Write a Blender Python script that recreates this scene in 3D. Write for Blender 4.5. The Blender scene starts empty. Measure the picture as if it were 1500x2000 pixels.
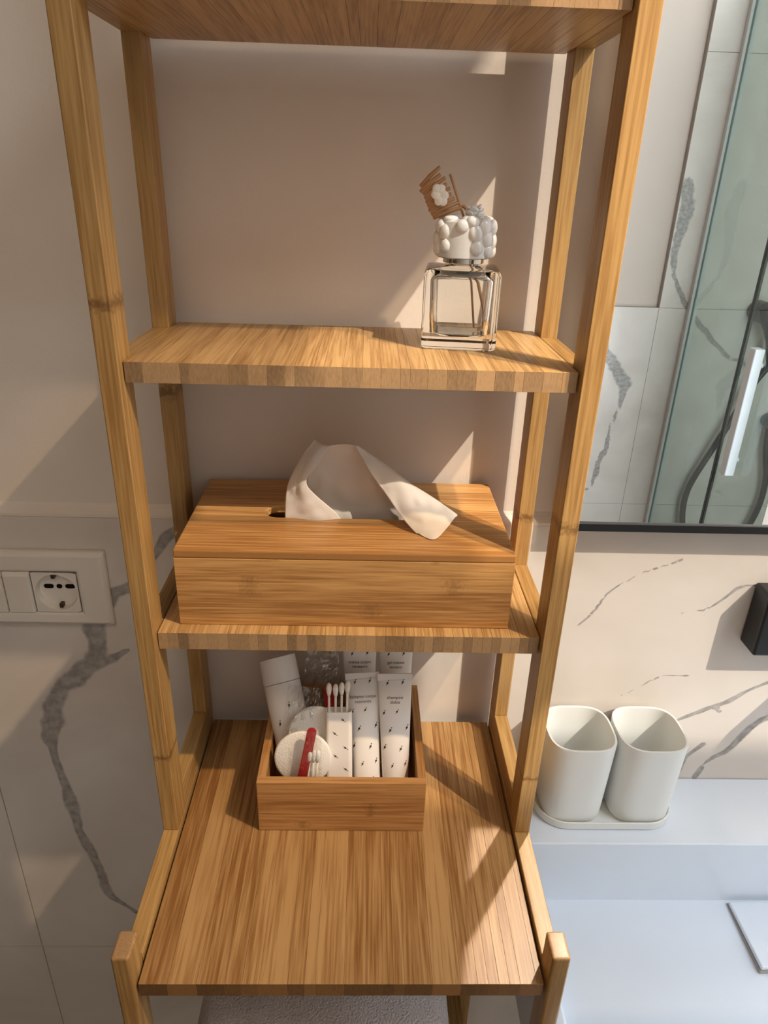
import bpy, bmesh, math, random
from mathutils import Vector, Matrix, noise as mnoise

scene = bpy.context.scene
COL = scene.collection

# ------------------------------------------------------------------ camera
CAM_C = Vector((0.00904, -0.32198, 0.53670))
CAM_F = Vector((0.028551, 0.906138, -0.422017))
CAM_R = Vector((0.999409, -0.017792, 0.029412))
CAM_U = Vector((-0.019142, 0.422607, 0.906111))
cam_data = bpy.data.cameras.new('camera')
cam = bpy.data.objects.new('camera', cam_data)
COL.objects.link(cam)
cam_data.sensor_fit = 'HORIZONTAL'
cam_data.sensor_width = 36.0
cam_data.lens = 36.0 * 1377.8 / 1500.0
cam_data.clip_start = 0.01
m = Matrix((CAM_R, CAM_U, -CAM_F)).transposed().to_4x4()
m.translation = CAM_C
cam.matrix_world = m
scene.camera = cam

# ------------------------------------------------------------------ world, sun, lamps, exposure
scene.view_settings.view_transform = 'Standard'
scene.view_settings.look = 'None'
scene.view_settings.exposure = -0.45
scene.view_settings.gamma = 1.0
scene.view_settings.use_curve_mapping = False
scene.cycles.use_denoising = True
scene.cycles.max_bounces = 8
scene.cycles.transmission_bounces = 10
scene.cycles.transparent_max_bounces = 12
scene.cycles.sample_clamp_indirect = 6.0
scene.cycles.caustics_refractive = True
scene.cycles.caustics_reflective = False

world = bpy.data.worlds.new('sky')
scene.world = world
world.use_nodes = True
bg = world.node_tree.nodes['Background']
bg.inputs['Color'].default_value = (0.83, 0.91, 1.0, 1)
bg.inputs['Strength'].default_value = 13.0


def look_dir(ob, d):
    ob.rotation_euler = Vector(d).to_track_quat('-Z', 'Y').to_euler()


def add_light(name, kind, loc, d, energy, color):
    l = bpy.data.lights.new(name, kind)
    l.energy = energy
    l.color = color
    o = bpy.data.objects.new(name, l)
    COL.objects.link(o)
    o.location = loc
    look_dir(o, d)
    return o


SUN_DIR = Vector((-1.0, 1.05, -1.5)).normalized()
sun = add_light('sun', 'SUN', (1.2, -1.0, 2.5), SUN_DIR, 4.8, (1.0, 0.87, 0.72))
sun.data.angle = math.radians(0.55)

# daylight falling through the roof window (portal for the sky)
portal = add_light('roof_window_portal', 'AREA', (1.3625, -0.68, 1.715), (0, 0, -1), 1.0, (1, 1, 1))
portal.data.shape = 'RECTANGLE'
portal.data.size = 1.075
portal.data.size_y = 1.0
portal.data.cycles.is_portal = True
portal2 = add_light('side_window_portal', 'AREA', (1.22, 0.304, 0.45), (0, -1, 0), 1.0, (1, 1, 1))
portal2.data.shape = 'RECTANGLE'
portal2.data.size = 0.76
portal2.data.size_y = 1.8
portal2.data.cycles.is_portal = True

# warm ceiling spot in front of the unit
lamp = add_light('warm_spot', 'SPOT', (0.59, -0.22, 1.2), (-0.70, 0.42, -1.08), 66.0, (1.0, 0.72, 0.44))
lamp.data.spot_size = math.radians(32)
lamp.data.spot_blend = 1.0
lamp.data.shadow_soft_size = 0.012

# added soft warm fill, no lamp of the room: lifts the dim left side
fill = add_light('warm_fill', 'AREA', (-0.25, -0.85, 1.68), (0.1, 0.75, -1.0), 7.0, (1.0, 0.78, 0.55))
fill.data.shape = 'DISK'
fill.data.size = 0.30

# sunlight thrown back off the mirror: a collimated beam leaving the mirror face
BEAM = Vector((-1.0, -1.5, -2.6)).normalized()
e1 = (Vector((1, 0, 0)) - Vector((1, 0, 0)).dot(BEAM) * BEAM).normalized()
e2 = (Vector((0, 0, 1)) - Vector((0, 0, 1)).dot(BEAM) * BEAM)
e2 = (e2 - e2.dot(e1) * e1).normalized()
BW, BH = 0.24, 0.16
bc = Vector((0.196, 0.266, 0.215)) + e1 * BW / 2 + e2 * BH / 2
beam = add_light('mirror_sunbeam', 'AREA', bc, BEAM, 0.20, (1.0, 0.88, 0.74))
mm = Matrix((e1, (-BEAM).cross(e1), -BEAM)).transposed().to_4x4()
mm.translation = bc
beam.matrix_world = mm
beam.data.shape = 'RECTANGLE'
beam.data.size = BW
beam.data.size_y = BH
beam.data.spread = math.radians(2.5)


# ------------------------------------------------------------------ materials
def new_mat(name):
    mt = bpy.data.materials.new(name)
    mt.use_nodes = True
    nt = mt.node_tree
    b = nt.nodes['Principled BSDF']
    return mt, nt, b


def nd(nt, kind, **kw):
    n = nt.nodes.new(kind)
    for k, v in kw.items():
        setattr(n, k, v)
    return n


def lk(nt, a, b):
    nt.links.new(a, b)


def srgb(r, g, b):
    f = lambda c: (c / 255 / 12.92) if c / 255 <= 0.04045 else ((c / 255 + 0.055) / 1.055) ** 2.4
    return (f(r), f(g), f(b), 1)


def plain(name, col, rough=0.5, spec=0.5, metal=0.0, bump=None, coat=0.0, sss=0.0, variation=0.04):
    mt, nt, b = new_mat(name)
    b.inputs['Roughness'].default_value = rough
    b.inputs['Metallic'].default_value = metal
    b.inputs['Specular IOR Level'].default_value = spec
    b.inputs['Coat Weight'].default_value = coat
    if sss:
        b.inputs['Subsurface Weight'].default_value = sss
        b.inputs['Subsurface Radius'].default_value = (0.004, 0.003, 0.002)
    tc = nd(nt, 'ShaderNodeTexCoord')
    nz = nd(nt, 'ShaderNodeTexNoise')
    nz.inputs['Scale'].default_value = 30
    lk(nt, tc.outputs['Object'], nz.inputs['Vector'])
    mx = nd(nt, 'ShaderNodeMix', data_type='RGBA')
    mx.inputs['A'].default_value = [c * (1 - variation) for c in col[:3]] + [1]
    mx.inputs['B'].default_value = [min(1, c * (1 + variation)) for c in col[:3]] + [1]
    lk(nt, nz.outputs['Fac'], mx.inputs['Factor'])
    lk(nt, mx.outputs['Result'], b.inputs['Base Color'])
    if bump:
        n2 = nd(nt, 'ShaderNodeTexNoise')
        n2.inputs['Scale'].default_value = bump[0]
        n2.inputs['Detail'].default_value = 4
        lk(nt, tc.outputs['Object'], n2.inputs['Vector'])
        bp = nd(nt, 'ShaderNodeBump')
        bp.inputs['Strength'].default_value = bump[1]
        bp.inputs['Distance'].default_value = bump[2]
        lk(nt, n2.outputs['Fac'], bp.inputs['Height'])
        lk(nt, bp.outputs['Normal'], b.inputs['Normal'])
    return mt


def mathn(nt, op, a, b=None, c=None):
    n = nd(nt, 'ShaderNodeMath', operation=op)
    for i, v in enumerate((a, b, c)):
        if v is None:
            continue
        if isinstance(v, (int, float)):
            n.inputs[i].default_value = v
        else:
            lk(nt, v, n.inputs[i])
    return n.outputs[0]


def bamboo(name, axis, light, dark, end=None, strip=None, strip_axis=None, knots=(), knot_axis=2,
           rough=0.38, rand=0.5, knot_strength=0.7):
    """fine fibres running along `axis`; optional glued strips; optional dark node bands at given positions"""
    mt, nt, b = new_mat(name)
    b.inputs['Roughness'].default_value = rough
    b.inputs['Specular IOR Level'].default_value = 0.4
    tc = nd(nt, 'ShaderNodeTexCoord')
    oi = nd(nt, 'ShaderNodeObjectInfo')
    src = tc.outputs['Object']
    off = nd(nt, 'ShaderNodeVectorMath', operation='SCALE')
    comb = nd(nt, 'ShaderNodeCombineXYZ')
    for i in range(3):
        comb.inputs[i].default_value = (3.1, 5.7, 7.3)[i]
    lk(nt, comb.outputs[0], off.inputs[0])
    lk(nt, oi.outputs['Random'], off.inputs['Scale'])
    add = nd(nt, 'ShaderNodeVectorMath', operation='ADD')
    lk(nt, src, add.inputs[0])
    lk(nt, off.outputs[0], add.inputs[1])
    mp = nd(nt, 'ShaderNodeMapping')
    sc = [520.0, 520.0, 520.0]
    sc[axis] = 16.0
    mp.inputs['Scale'].default_value = sc
    lk(nt, add.outputs[0], mp.inputs['Vector'])
    fine = nd(nt, 'ShaderNodeTexNoise')
    fine.inputs['Scale'].default_value = 1.0
    fine.inputs['Detail'].default_value = 3
    lk(nt, mp.outputs[0], fine.inputs['Vector'])
    mp2 = nd(nt, 'ShaderNodeMapping')
    sc2 = [85.0, 85.0, 85.0]
    sc2[axis] = 3.0
    mp2.inputs['Scale'].default_value = sc2
    lk(nt, add.outputs[0], mp2.inputs['Vector'])
    broad = nd(nt, 'ShaderNodeTexNoise')
    broad.inputs['Scale'].default_value = 1.0
    broad.inputs['Detail'].default_value = 2
    lk(nt, mp2.outputs[0], broad.inputs['Vector'])
    v = mathn(nt, 'ADD', mathn(nt, 'MULTIPLY', mathn(nt, 'SUBTRACT', fine.outputs['Fac'], 0.5), 1.7), 0.375)
    v = mathn(nt, 'ADD', v, mathn(nt, 'MULTIPLY', broad.outputs['Fac'], 0.75))
    v = mathn(nt, 'ADD', v, mathn(nt, 'MULTIPLY', mathn(nt, 'SUBTRACT', oi.outputs['Random'], 0.5), rand))
    sep = nd(nt, 'ShaderNodeSeparateXYZ')
    lk(nt, tc.outputs['Object'], sep.inputs[0])
    if strip:
        w = mathn(nt, 'FLOOR', mathn(nt, 'DIVIDE', sep.outputs[strip_axis], strip))
        wn = nd(nt, 'ShaderNodeTexWhiteNoise', noise_dimensions='1D')
        lk(nt, w, wn.inputs['W'])
        v = mathn(nt, 'ADD', v, mathn(nt, 'MULTIPLY', mathn(nt, 'SUBTRACT', wn.outputs['Value'], 0.5), 0.35))
        fr = mathn(nt, 'FRACT', mathn(nt, 'DIVIDE', sep.outputs[strip_axis], strip))
        edge = mathn(nt, 'LESS_THAN', fr, 0.05)
        v = mathn(nt, 'SUBTRACT', v, mathn(nt, 'MULTIPLY', edge, 0.2))
    cr = nd(nt, 'ShaderNodeValToRGB')
    cr.color_ramp.elements[0].position = 0.38
    cr.color_ramp.elements[0].color = dark
    cr.color_ramp.elements[1].position = 1.05 if False else 1.0
    cr.color_ramp.elements[1].color = light
    lk(nt, v, cr.inputs['Fac'])
    col = cr.outputs['Color']
    # knots (bamboo nodes): short dark scribbled bands
    for (pos, half, lo, hi, ax2) in knots:
        d = mathn(nt, 'ABSOLUTE', mathn(nt, 'SUBTRACT', sep.outputs[knot_axis], pos))
        n3 = nd(nt, 'ShaderNodeTexNoise')
        n3.inputs['Scale'].default_value = 330
        n3.inputs['Detail'].default_value = 3
        lk(nt, add.outputs[0], n3.inputs['Vector'])
        k = mathn(nt, 'SUBTRACT', 1.0, mathn(nt, 'DIVIDE', d, half))
        k = mathn(nt, 'ADD', k, mathn(nt, 'MULTIPLY', mathn(nt, 'SUBTRACT', n3.outputs['Fac'], 0.5), 2.6))
        k = nd(nt, 'ShaderNodeClamp').outputs[0] if False else mathn(nt, 'MINIMUM', mathn(nt, 'MAXIMUM', k, 0.0), 1.0)
        if lo is not None:
            k = mathn(nt, 'MULTIPLY', k, mathn(nt, 'GREATER_THAN', sep.outputs[ax2], lo))
            k = mathn(nt, 'MULTIPLY', k, mathn(nt, 'LESS_THAN', sep.outputs[ax2], hi))
        k = mathn(nt, 'MULTIPLY', k, knot_strength)
        mx = nd(nt, 'ShaderNodeMix', data_type='RGBA')
        lk(nt, k, mx.inputs['Factor'])
        lk(nt, col, mx.inputs['A'])
        mx.inputs['B'].default_value = srgb(96, 62, 28)
        col = mx.outputs['Result']
    if end is not None:
        sn = nd(nt, 'ShaderNodeSeparateXYZ')
        lk(nt, tc.outputs['Normal'], sn.inputs[0])
        e = mathn(nt, 'GREATER_THAN', mathn(nt, 'ABSOLUTE', sn.outputs[axis]), 0.8)
        mp3 = nd(nt, 'ShaderNodeMapping')
        mp3.inputs['Scale'].default_value = (900, 900, 250)
        lk(nt, add.outputs[0], mp3.inputs['Vector'])
        n4 = nd(nt, 'ShaderNodeTexNoise')
        n4.inputs['Scale'].default_value = 1.0
        n4.inputs['Detail'].default_value = 2
        lk(nt, mp3.outputs[0], n4.inputs['Vector'])
        ev = mathn(nt, 'ADD', mathn(nt, 'MULTIPLY', n4.outputs['Fac'], 0.6), mathn(nt, 'MULTIPLY', oi.outputs['Random'], 0.55))
        ec = nd(nt, 'ShaderNodeValToRGB')
        ec.color_ramp.elements[0].position = 0.25
        ec.color_ramp.elements[0].color = [c * 0.62 for c in end[:3]] + [1]
        ec.color_ramp.elements[1].position = 0.85
        ec.color_ramp.elements[1].color = [min(1, c * 1.35) for c in end[:3]] + [1]
        lk(nt, ev, ec.inputs['Fac'])
        mx = nd(nt, 'ShaderNodeMix', data_type='RGBA')
        lk(nt, e, mx.inputs['Factor'])
        lk(nt, col, mx.inputs['A'])
        lk(nt, ec.outputs['Color'], mx.inputs['B'])
        col = mx.outputs['Result']
    lk(nt, col, b.inputs['Base Color'])
    bp = nd(nt, 'ShaderNodeBump')
    bp.inputs['Strength'].default_value = 0.12
    bp.inputs['Distance'].default_value = 0.0004
    lk(nt, fine.outputs['Fac'], bp.inputs['Height'])
    lk(nt, bp.outputs['Normal'], b.inputs['Normal'])
    return mt


LIGHT = srgb(194, 157, 106)
DARK = srgb(148, 109, 62)
END = srgb(150, 120, 86)
M = {}
M['strip'] = bamboo('bamboo_strip', 1, LIGHT, DARK, end=END, rand=0.32)
M['strip_wide'] = bamboo('bamboo_strip_wide', 1, srgb(174, 136, 88), srgb(128, 87, 45), end=srgb(118, 82, 46), rand=0.40)
M['core'] = plain('bamboo_core', srgb(96, 62, 30), 0.8)
UPL, UPD = srgb(178, 142, 88), srgb(144, 105, 56)
M['upright_a'] = bamboo('bamboo_upright_knot_high', 2, UPL, UPD, knots=((0.463, 0.006, None, None, 0), (0.091, 0.004, None, None, 0)), rand=0.2)
M['upright_b'] = bamboo('bamboo_upright_knot_mid', 2, UPL, UPD, knots=((0.314, 0.006, None, None, 0), (0.071, 0.003, None, None, 0)), rand=0.2)
M['upright_c'] = bamboo('bamboo_rear_knot_upper', 2, UPL, UPD, knots=((0.372, 0.008, None, None, 0),), rand=0.2)
M['upright_d'] = bamboo('bamboo_rear_knot_low', 2, UPL, UPD, knots=((0.262, 0.006, None, None, 0),), rand=0.2)
M['rail'] = bamboo('bamboo_rail', 1, UPL, UPD, rand=0.2)
M['post'] = bamboo('bamboo_post', 2, UPL, UPD, end=srgb(168, 132, 92), strip=0.0052, strip_axis=1, rand=0.2)
M['box'] = bamboo('bamboo_box', 0, srgb(200, 152, 92), srgb(152, 104, 54), strip=0.0165, strip_axis=2, rand=0.25,
                  knots=((0.02, 0.012, 0.008, 0.022, 2), (-0.075, 0.010, 0.028, 0.046, 2), (0.085, 0.010, 0.030, 0.045, 2),
                         (0.07, 0.008, 0.058, 0.068, 2), (-0.06, 0.012, 0.058, 0.07, 2)), knot_axis=0, knot_strength=0.3)
M['lid'] = bamboo('bamboo_lid', 0, srgb(206, 158, 98), srgb(160, 112, 60), strip=0.024, strip_axis=1, rand=0.1)
M['tray'] = bamboo('bamboo_tray', 0, srgb(184, 136, 84), srgb(142, 94, 48), strip=0.02, strip_axis=2, rand=0.2,
                   knots=((0.026, 0.006, 0.018, 0.034, 2), (-0.035, 0.008, 0.003, 0.012, 2)), knot_axis=0, knot_strength=0.4)
M['tray_side'] = bamboo('bamboo_tray_side', 1, srgb(184, 136, 84), srgb(142, 94, 48), strip=0.02, strip_axis=2, rand=0.2)

M['paint'] = plain('painted_plaster', srgb(222, 211, 199), 0.6, 0.3, bump=(260, 0.25, 0.0006), variation=0.02)
M['white_paint'] = plain('white_paint', srgb(204, 190, 177), 0.6, 0.3, variation=0.02)
M['grout'] = plain('grout', srgb(170, 165, 158), 0.9)
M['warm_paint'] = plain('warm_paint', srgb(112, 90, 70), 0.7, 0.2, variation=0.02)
M['floor'] = plain('floor_stone', srgb(104, 88, 72), 0.4, bump=(40, 0.1, 0.001))
M['ceramic'] = plain('white_resin', srgb(226, 236, 247), 0.18, 0.5, variation=0.01)
M['cup'] = plain('cream_plastic', srgb(232, 234, 230), 0.45, 0.4, variation=0.01)
M['plate'] = plain('white_plastic', srgb(226, 218, 206), 0.35, 0.4, variation=0.01)
M['black'] = plain('black_metal', srgb(16, 16, 18), 0.35, 0.5)
M['hole'] = plain('socket_hole', srgb(10, 9, 8), 0.8, 0.2)
M['brass'] = plain('earth_clip', srgb(90, 70, 50), 0.4, metal=0.8)
M['towel'] = plain('terry_towel', srgb(190, 180, 176), 0.95, 0.1, bump=(420, 1.0, 0.004), variation=0.2)
M['card'] = plain('white_card', srgb(236, 230, 222), 0.55, 0.4, variation=0.01)
M['card_side'] = plain('beige_card', srgb(214, 186, 150), 0.6, 0.3)
M['tube'] = plain('white_tube', srgb(238, 234, 230), 0.3, 0.5, variation=0.01)
M['print'] = plain('grey_print', srgb(70, 62, 60), 0.6, 0.2)
M['print_soft'] = plain('faded_print', srgb(118, 104, 92), 0.6, 0.2)
M['cotton'] = plain('cotton', srgb(240, 236, 228), 0.95, 0.1, bump=(700, 0.6, 0.001), variation=0.05)
M['stick'] = plain('paper_stick', srgb(236, 228, 212), 0.7)
M['red'] = plain('red_plastic', srgb(170, 36, 42), 0.4)
M['rattan'] = plain('rattan_reed', srgb(184, 136, 92), 0.7, bump=(500, 0.4, 0.0006), variation=0.15)
M['porcelain'] = plain('glazed_porcelain', srgb(226, 226, 224), 0.08, 0.6, coat=0.5, variation=0.01)
M['chrome'] = plain('chrome', srgb(200, 196, 188), 0.12, metal=1.0)
M['gasket'] = plain('grey_gasket', srgb(206, 208, 206), 0.4)
M['handle'] = plain('white_handle', srgb(236, 240, 244), 0.3)
M['hose'] = plain('black_hose', srgb(14, 14, 15), 0.4)

# tissue paper
mt, nt, b = new_mat('tissue_paper')
b.inputs['Base Color'].default_value = srgb(240, 232, 222)
b.inputs['Roughness'].default_value = 0.95
b.inputs['Specular IOR Level'].default_value = 0.1
tr = nd(nt, 'ShaderNodeBsdfTranslucent')
tr.inputs['Color'].default_value = srgb(236, 222, 206)
mxs = nd(nt, 'ShaderNodeMixShader')
mxs.inputs[0].default_value = 0.28
out = nt.nodes['Material Output']
lk(nt, b.outputs[0], mxs.inputs[1])
lk(nt, tr.outputs[0], mxs.inputs[2])
lk(nt, mxs.outputs[0], out.inputs['Surface'])
tcn = nd(nt, 'ShaderNodeTexCoord')
nz = nd(nt, 'ShaderNodeTexNoise')
nz.inputs['Scale'].default_value = 120
nz.inputs['Detail'].default_value = 5
lk(nt, tcn.outputs['Object'], nz.inputs['Vector'])
bp = nd(nt, 'ShaderNodeBump')
bp.inputs['Strength'].default_value = 0.35
bp.inputs['Distance'].default_value = 0.001
lk(nt, nz.outputs['Fac'], bp.inputs['Height'])
lk(nt, bp.outputs['Normal'], b.inputs['Normal'])
M['tissue'] = mt


def glass_mat(name, tint, rough=0.0):
    mt, nt, b = new_mat(name)
    b.inputs['Base Color'].default_value = tint
    b.inputs['Transmission Weight'].default_value = 1.0
    b.inputs['Roughness'].default_value = rough
    b.inputs['IOR'].default_value = 1.47
    return mt


M['glass'] = glass_mat('clear_glass', (0.985, 0.995, 0.985, 1))


def thin_film(name, tint, gloss, rough=0.02, bump=None):
    """thin sheet: straight-through transmission plus a surface reflection"""
    mt, nt, b = new_mat(name)
    nt.nodes.remove(b)
    t = nd(nt, 'ShaderNodeBsdfTransparent')
    t.inputs['Color'].default_value = tint
    g = nd(nt, 'ShaderNodeBsdfGlossy')
    g.inputs['Roughness'].default_value = rough
    g.inputs['Color'].default_value = (0.95, 0.95, 0.95, 1)
    fr = nd(nt, 'ShaderNodeLayerWeight')
    fr.inputs['Blend'].default_value = 0.5
    fk = mathn(nt, 'ADD', mathn(nt, 'MULTIPLY', mathn(nt, 'POWER', fr.outputs['Facing'], 4.0), 0.8), gloss)
    mx = nd(nt, 'ShaderNodeMixShader')
    lk(nt, fk, mx.inputs[0])
    lk(nt, t.outputs[0], mx.inputs[1])
    lk(nt, g.outputs[0], mx.inputs[2])
    lk(nt, mx.outputs[0], nt.nodes['Material Output'].inputs['Surface'])
    if bump:
        tcx = nd(nt, 'ShaderNodeTexCoord')
        n = nd(nt, 'ShaderNodeTexNoise')
        n.inputs['Scale'].default_value = bump[0]
        n.inputs['Detail'].default_value = 2
        lk(nt, tcx.outputs['Object'], n.inputs['Vector'])
        q = nd(nt, 'ShaderNodeBump')
        q.inputs['Strength'].default_value = bump[1]
        q.inputs['Distance'].default_value = bump[2]
        lk(nt, n.outputs['Fac'], q.inputs['Height'])
        lk(nt, q.outputs['Normal'], g.inputs['Normal'])
        lk(nt, q.outputs['Normal'], fr.inputs['Normal'])
    return mt


M['shower_glass'] = thin_film('shower_glass', srgb(196, 204, 199), 0.04, 0.0)
M['film'] = thin_film('clear_film', (0.95, 0.95, 0.94, 1), 0.13, 0.10)

mt, nt, b = new_mat('mirror_silver')
b.inputs['Base Color'].default_value = (0.93, 0.92, 0.90, 1)
b.inputs['Metallic'].default_value = 1.0
b.inputs['Roughness'].default_value = 0.0
M['mirror'] = mt


def marble_mat():
    """glossy porcelain marble: the drawn veins come from a distance attribute, roughened by noise"""
    mt, nt, b = new_mat('veined_marble_tile')
    b.inputs['Roughness'].default_value = 0.14
    b.inputs['Specular IOR Level'].default_value = 0.32
    at = nd(nt, 'ShaderNodeAttribute', attribute_name='vein')
    geo = nd(nt, 'ShaderNodeNewGeometry')
    n1 = nd(nt, 'ShaderNodeTexNoise')
    n1.inputs['Scale'].default_value = 45
    n1.inputs['Detail'].default_value = 6
    lk(nt, geo.outputs['Position'], n1.inputs['Vector'])
    r = mathn(nt, 'ADD', at.outputs['Fac'], mathn(nt, 'MULTIPLY', mathn(nt, 'SUBTRACT', n1.outputs['Fac'], 0.5), 1.1))
    cr = nd(nt, 'ShaderNodeValToRGB')
    e = cr.color_ramp.elements
    e[0].position, e[0].color = 0.0, (0.62, 0.62, 0.62, 1)
    e[1].position, e[1].color = 1.25, (0, 0, 0, 1)
    e[1].position = 1.0
    k = e.new(0.6); k.color = (0.70, 0.70, 0.70, 1)
    k = e.new(0.75); k.color = (0.5, 0.5, 0.5, 1)
    k = e.new(0.88); k.color = (0.12, 0.12, 0.12, 1)
    lk(nt, r, cr.inputs['Fac'])
    n2 = nd(nt, 'ShaderNodeTexNoise')
    n2.inputs['Scale'].default_value = 5
    n2.inputs['Detail'].default_value = 5
    n2.inputs['Distortion'].default_value = 1.2
    lk(nt, geo.outputs['Position'], n2.inputs['Vector'])
    c2 = nd(nt, 'ShaderNodeValToRGB')
    c2.color_ramp.elements[0].position, c2.color_ramp.elements[0].color = 0.3, srgb(206, 197, 187)
    c2.color_ramp.elements[1].position, c2.color_ramp.elements[1].color = 0.6, srgb(219, 211, 202)
    lk(nt, n2.outputs['Fac'], c2.inputs['Fac'])
    mx = nd(nt, 'ShaderNodeMix', data_type='RGBA')
    lk(nt, cr.outputs['Color'], mx.inputs['Factor'])
    lk(nt, c2.outputs['Color'], mx.inputs['A'])
    n5 = nd(nt, 'ShaderNodeTexNoise')
    n5.inputs['Scale'].default_value = 120
    n5.inputs['Detail'].default_value = 4
    lk(nt, geo.outputs['Position'], n5.inputs['Vector'])
    c3 = nd(nt, 'ShaderNodeValToRGB')
    c3.color_ramp.elements[0].position, c3.color_ramp.elements[0].color = 0.35, srgb(92, 90, 90)
    c3.color_ramp.elements[1].position, c3.color_ramp.elements[1].color = 0.65, srgb(150, 147, 145)
    lk(nt, n5.outputs['Fac'], c3.inputs['Fac'])
    lk(nt, c3.outputs['Color'], mx.inputs['B'])
    lk(nt, mx.outputs['Result'], b.inputs['Base Color'])
    return mt


M['marble'] = marble_mat()


# ------------------------------------------------------------------ mesh helpers
def obj(name, bm_or_mesh, mat, parent=None, loc=None, smooth=False):
    if isinstance(bm_or_mesh, bmesh.types.BMesh):
        me = bpy.data.meshes.new(name)
        bmesh.ops.recalc_face_normals(bm_or_mesh, faces=bm_or_mesh.faces[:]) if not bm_or_mesh.get('keep') else None
        bm_or_mesh.to_mesh(me)
        bm_or_mesh.free()
    else:
        me = bm_or_mesh
    if mat is not None and not me.materials:
        me.materials.append(M[mat] if isinstance(mat, str) else mat)
    if smooth:
        for p in me.polygons:
            p.use_smooth = True
    o = bpy.data.objects.new(name, me)
    COL.objects.link(o)
    if parent is not None:
        o.parent = parent
    if loc is not None:
        o.location = loc
    return o


class BM:
    """bmesh wrapper: collects solids and keeps orientation outward"""
    def __init__(self):
        self.bm = bmesh.new()

    def box(self, x0, x1, y0, y1, z0, z1):
        vs = [self.bm.verts.new((x, y, z)) for x in (x0, x1) for y in (y0, y1) for z in (z0, z1)]
        for f in ((0, 1, 3, 2), (4, 6, 7, 5), (0, 4, 5, 1), (2, 3, 7, 6), (0, 2, 6, 4), (1, 5, 7, 3)):
            self.bm.faces.new([vs[i] for i in f])
        return self

    def bevel(self, w, seg=2, edges=None):
        bmesh.ops.bevel(self.bm, geom=edges if edges is not None else self.bm.edges[:], offset=w, segments=seg, affect='EDGES', profile=0.5)
        return self

    def loft(self, rings, cap0=True, cap1=True, closed=True):
        rows = [[self.bm.verts.new(p) for p in r] for r in rings]
        n = len(rows[0])
        for a, b in zip(rows[:-1], rows[1:]):
            for i in range(n if closed else n - 1):
                j = (i + 1) % n
                self.bm.faces.new((a[i], a[j], b[j], b[i]))
        if cap0:
            self.bm.faces.new(rows[0][::-1])
        if cap1:
            self.bm.faces.new(rows[-1])
        return self

    def tube(self, pts, r, n=8):
        pts = [Vector(p) for p in pts]
        rr = r if isinstance(r, (list, tuple)) else [r] * len(pts)
        rings = []
        up = Vector((0.13, 0.31, 0.94))
        for i, p in enumerate(pts):
            t = (pts[min(i + 1, len(pts) - 1)] - pts[max(i - 1, 0)]).normalized()
            a = t.cross(up)
            if a.length < 1e-4:
                a = t.cross(Vector((1, 0, 0)))
            a.normalize()
            c = t.cross(a)
            rings.append([p + (a * math.cos(k * 2 * math.pi / n) + c * math.sin(k * 2 * math.pi / n)) * rr[i] for k in range(n)])
        return self.loft(rings)

    def ball(self, c, rad, rot=None, u=12, v=8):
        mat = Matrix.Translation(c) @ (rot or Matrix.Identity(4)) @ Matrix.Diagonal((*rad, 1))
        bmesh.ops.create_uvsphere(self.bm, u_segments=u, v_segments=v, radius=1.0, matrix=mat)
        return self

    def transform(self, mtx):
        bmesh.ops.transform(self.bm, matrix=mtx, verts=self.bm.verts[:])
        return self

    def to(self, name, mat, parent=None, loc=None, smooth=False, recalc=True):
        if recalc:
            bmesh.ops.recalc_face_normals(self.bm, faces=self.bm.faces[:])
        me = bpy.data.meshes.new(name)
        self.bm.to_mesh(me)
        self.bm.free()
        return obj(name, me, mat, parent, loc, smooth)


def tag(o, label=None, cat=None, group=None, kind=None):
    if label:
        o['label'] = label
    if cat:
        o['category'] = cat
    if group:
        o['group'] = group
    if kind:
        o['kind'] = kind
    return o


def thing(name, loc, label, cat, group=None):
    o = bpy.data.objects.new(name, None)
    o.empty_display_size = 0.02
    COL.objects.link(o)
    o.location = loc
    return tag(o, label, cat, group)


def structure(o):
    o['kind'] = 'structure'
    return o


def autosmooth(o, ang=40):
    me = o.data
    for p in me.polygons:
        p.use_smooth = True
    me.set_sharp_from_angle(angle=math.radians(ang))
    wn = o.modifiers.new('normals', 'WEIGHTED_NORMAL')
    wn.keep_sharp = True
    wn.weight = 100
    return o


def cbox(name, x0, x1, y0, y1, z0, z1, mat, parent=None, bev=0.0008, seg=2, origin=None):
    """bevelled box given in the parent's space; its own origin at its centre bottom so object coords are local"""
    ox, oy, oz = origin if origin else ((x0 + x1) / 2, (y0 + y1) / 2, z0)
    b = BM().box(x0 - ox, x1 - ox, y0 - oy, y1 - oy, z0 - oz, z1 - oz)
    if bev:
        b.bevel(bev, seg)
    o = b.to(name, mat, parent, (ox, oy, oz))
    if bev:
        autosmooth(o, 50)
    return o


def rrect(w, d, r, n=6, cx=0, cy=0):
    pts = []
    for (sx, sy, a0) in ((1, 1, 0), (-1, 1, 90), (-1, -1, 180), (1, -1, 270)):
        for i in range(n + 1):
            a = math.radians(a0 + 90 * i / n)
            pts.append((cx + sx * (w / 2 - r) + r * math.cos(a), cy + sy * (d / 2 - r) + r * math.sin(a)))
    return pts


# ------------------------------------------------------------------ room shell
YT, YP, ZL = 0.297, 0.305, 0.2365
XL, XR, YF, ZF, ZC = -1.3, 1.95, -1.207, -0.94, 1.72

structure(cbox('floor', XL - 0.1, XR + 0.1, YF - 0.1, YP + 0.1, ZF - 0.05, ZF, 'floor', bev=0))
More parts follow.
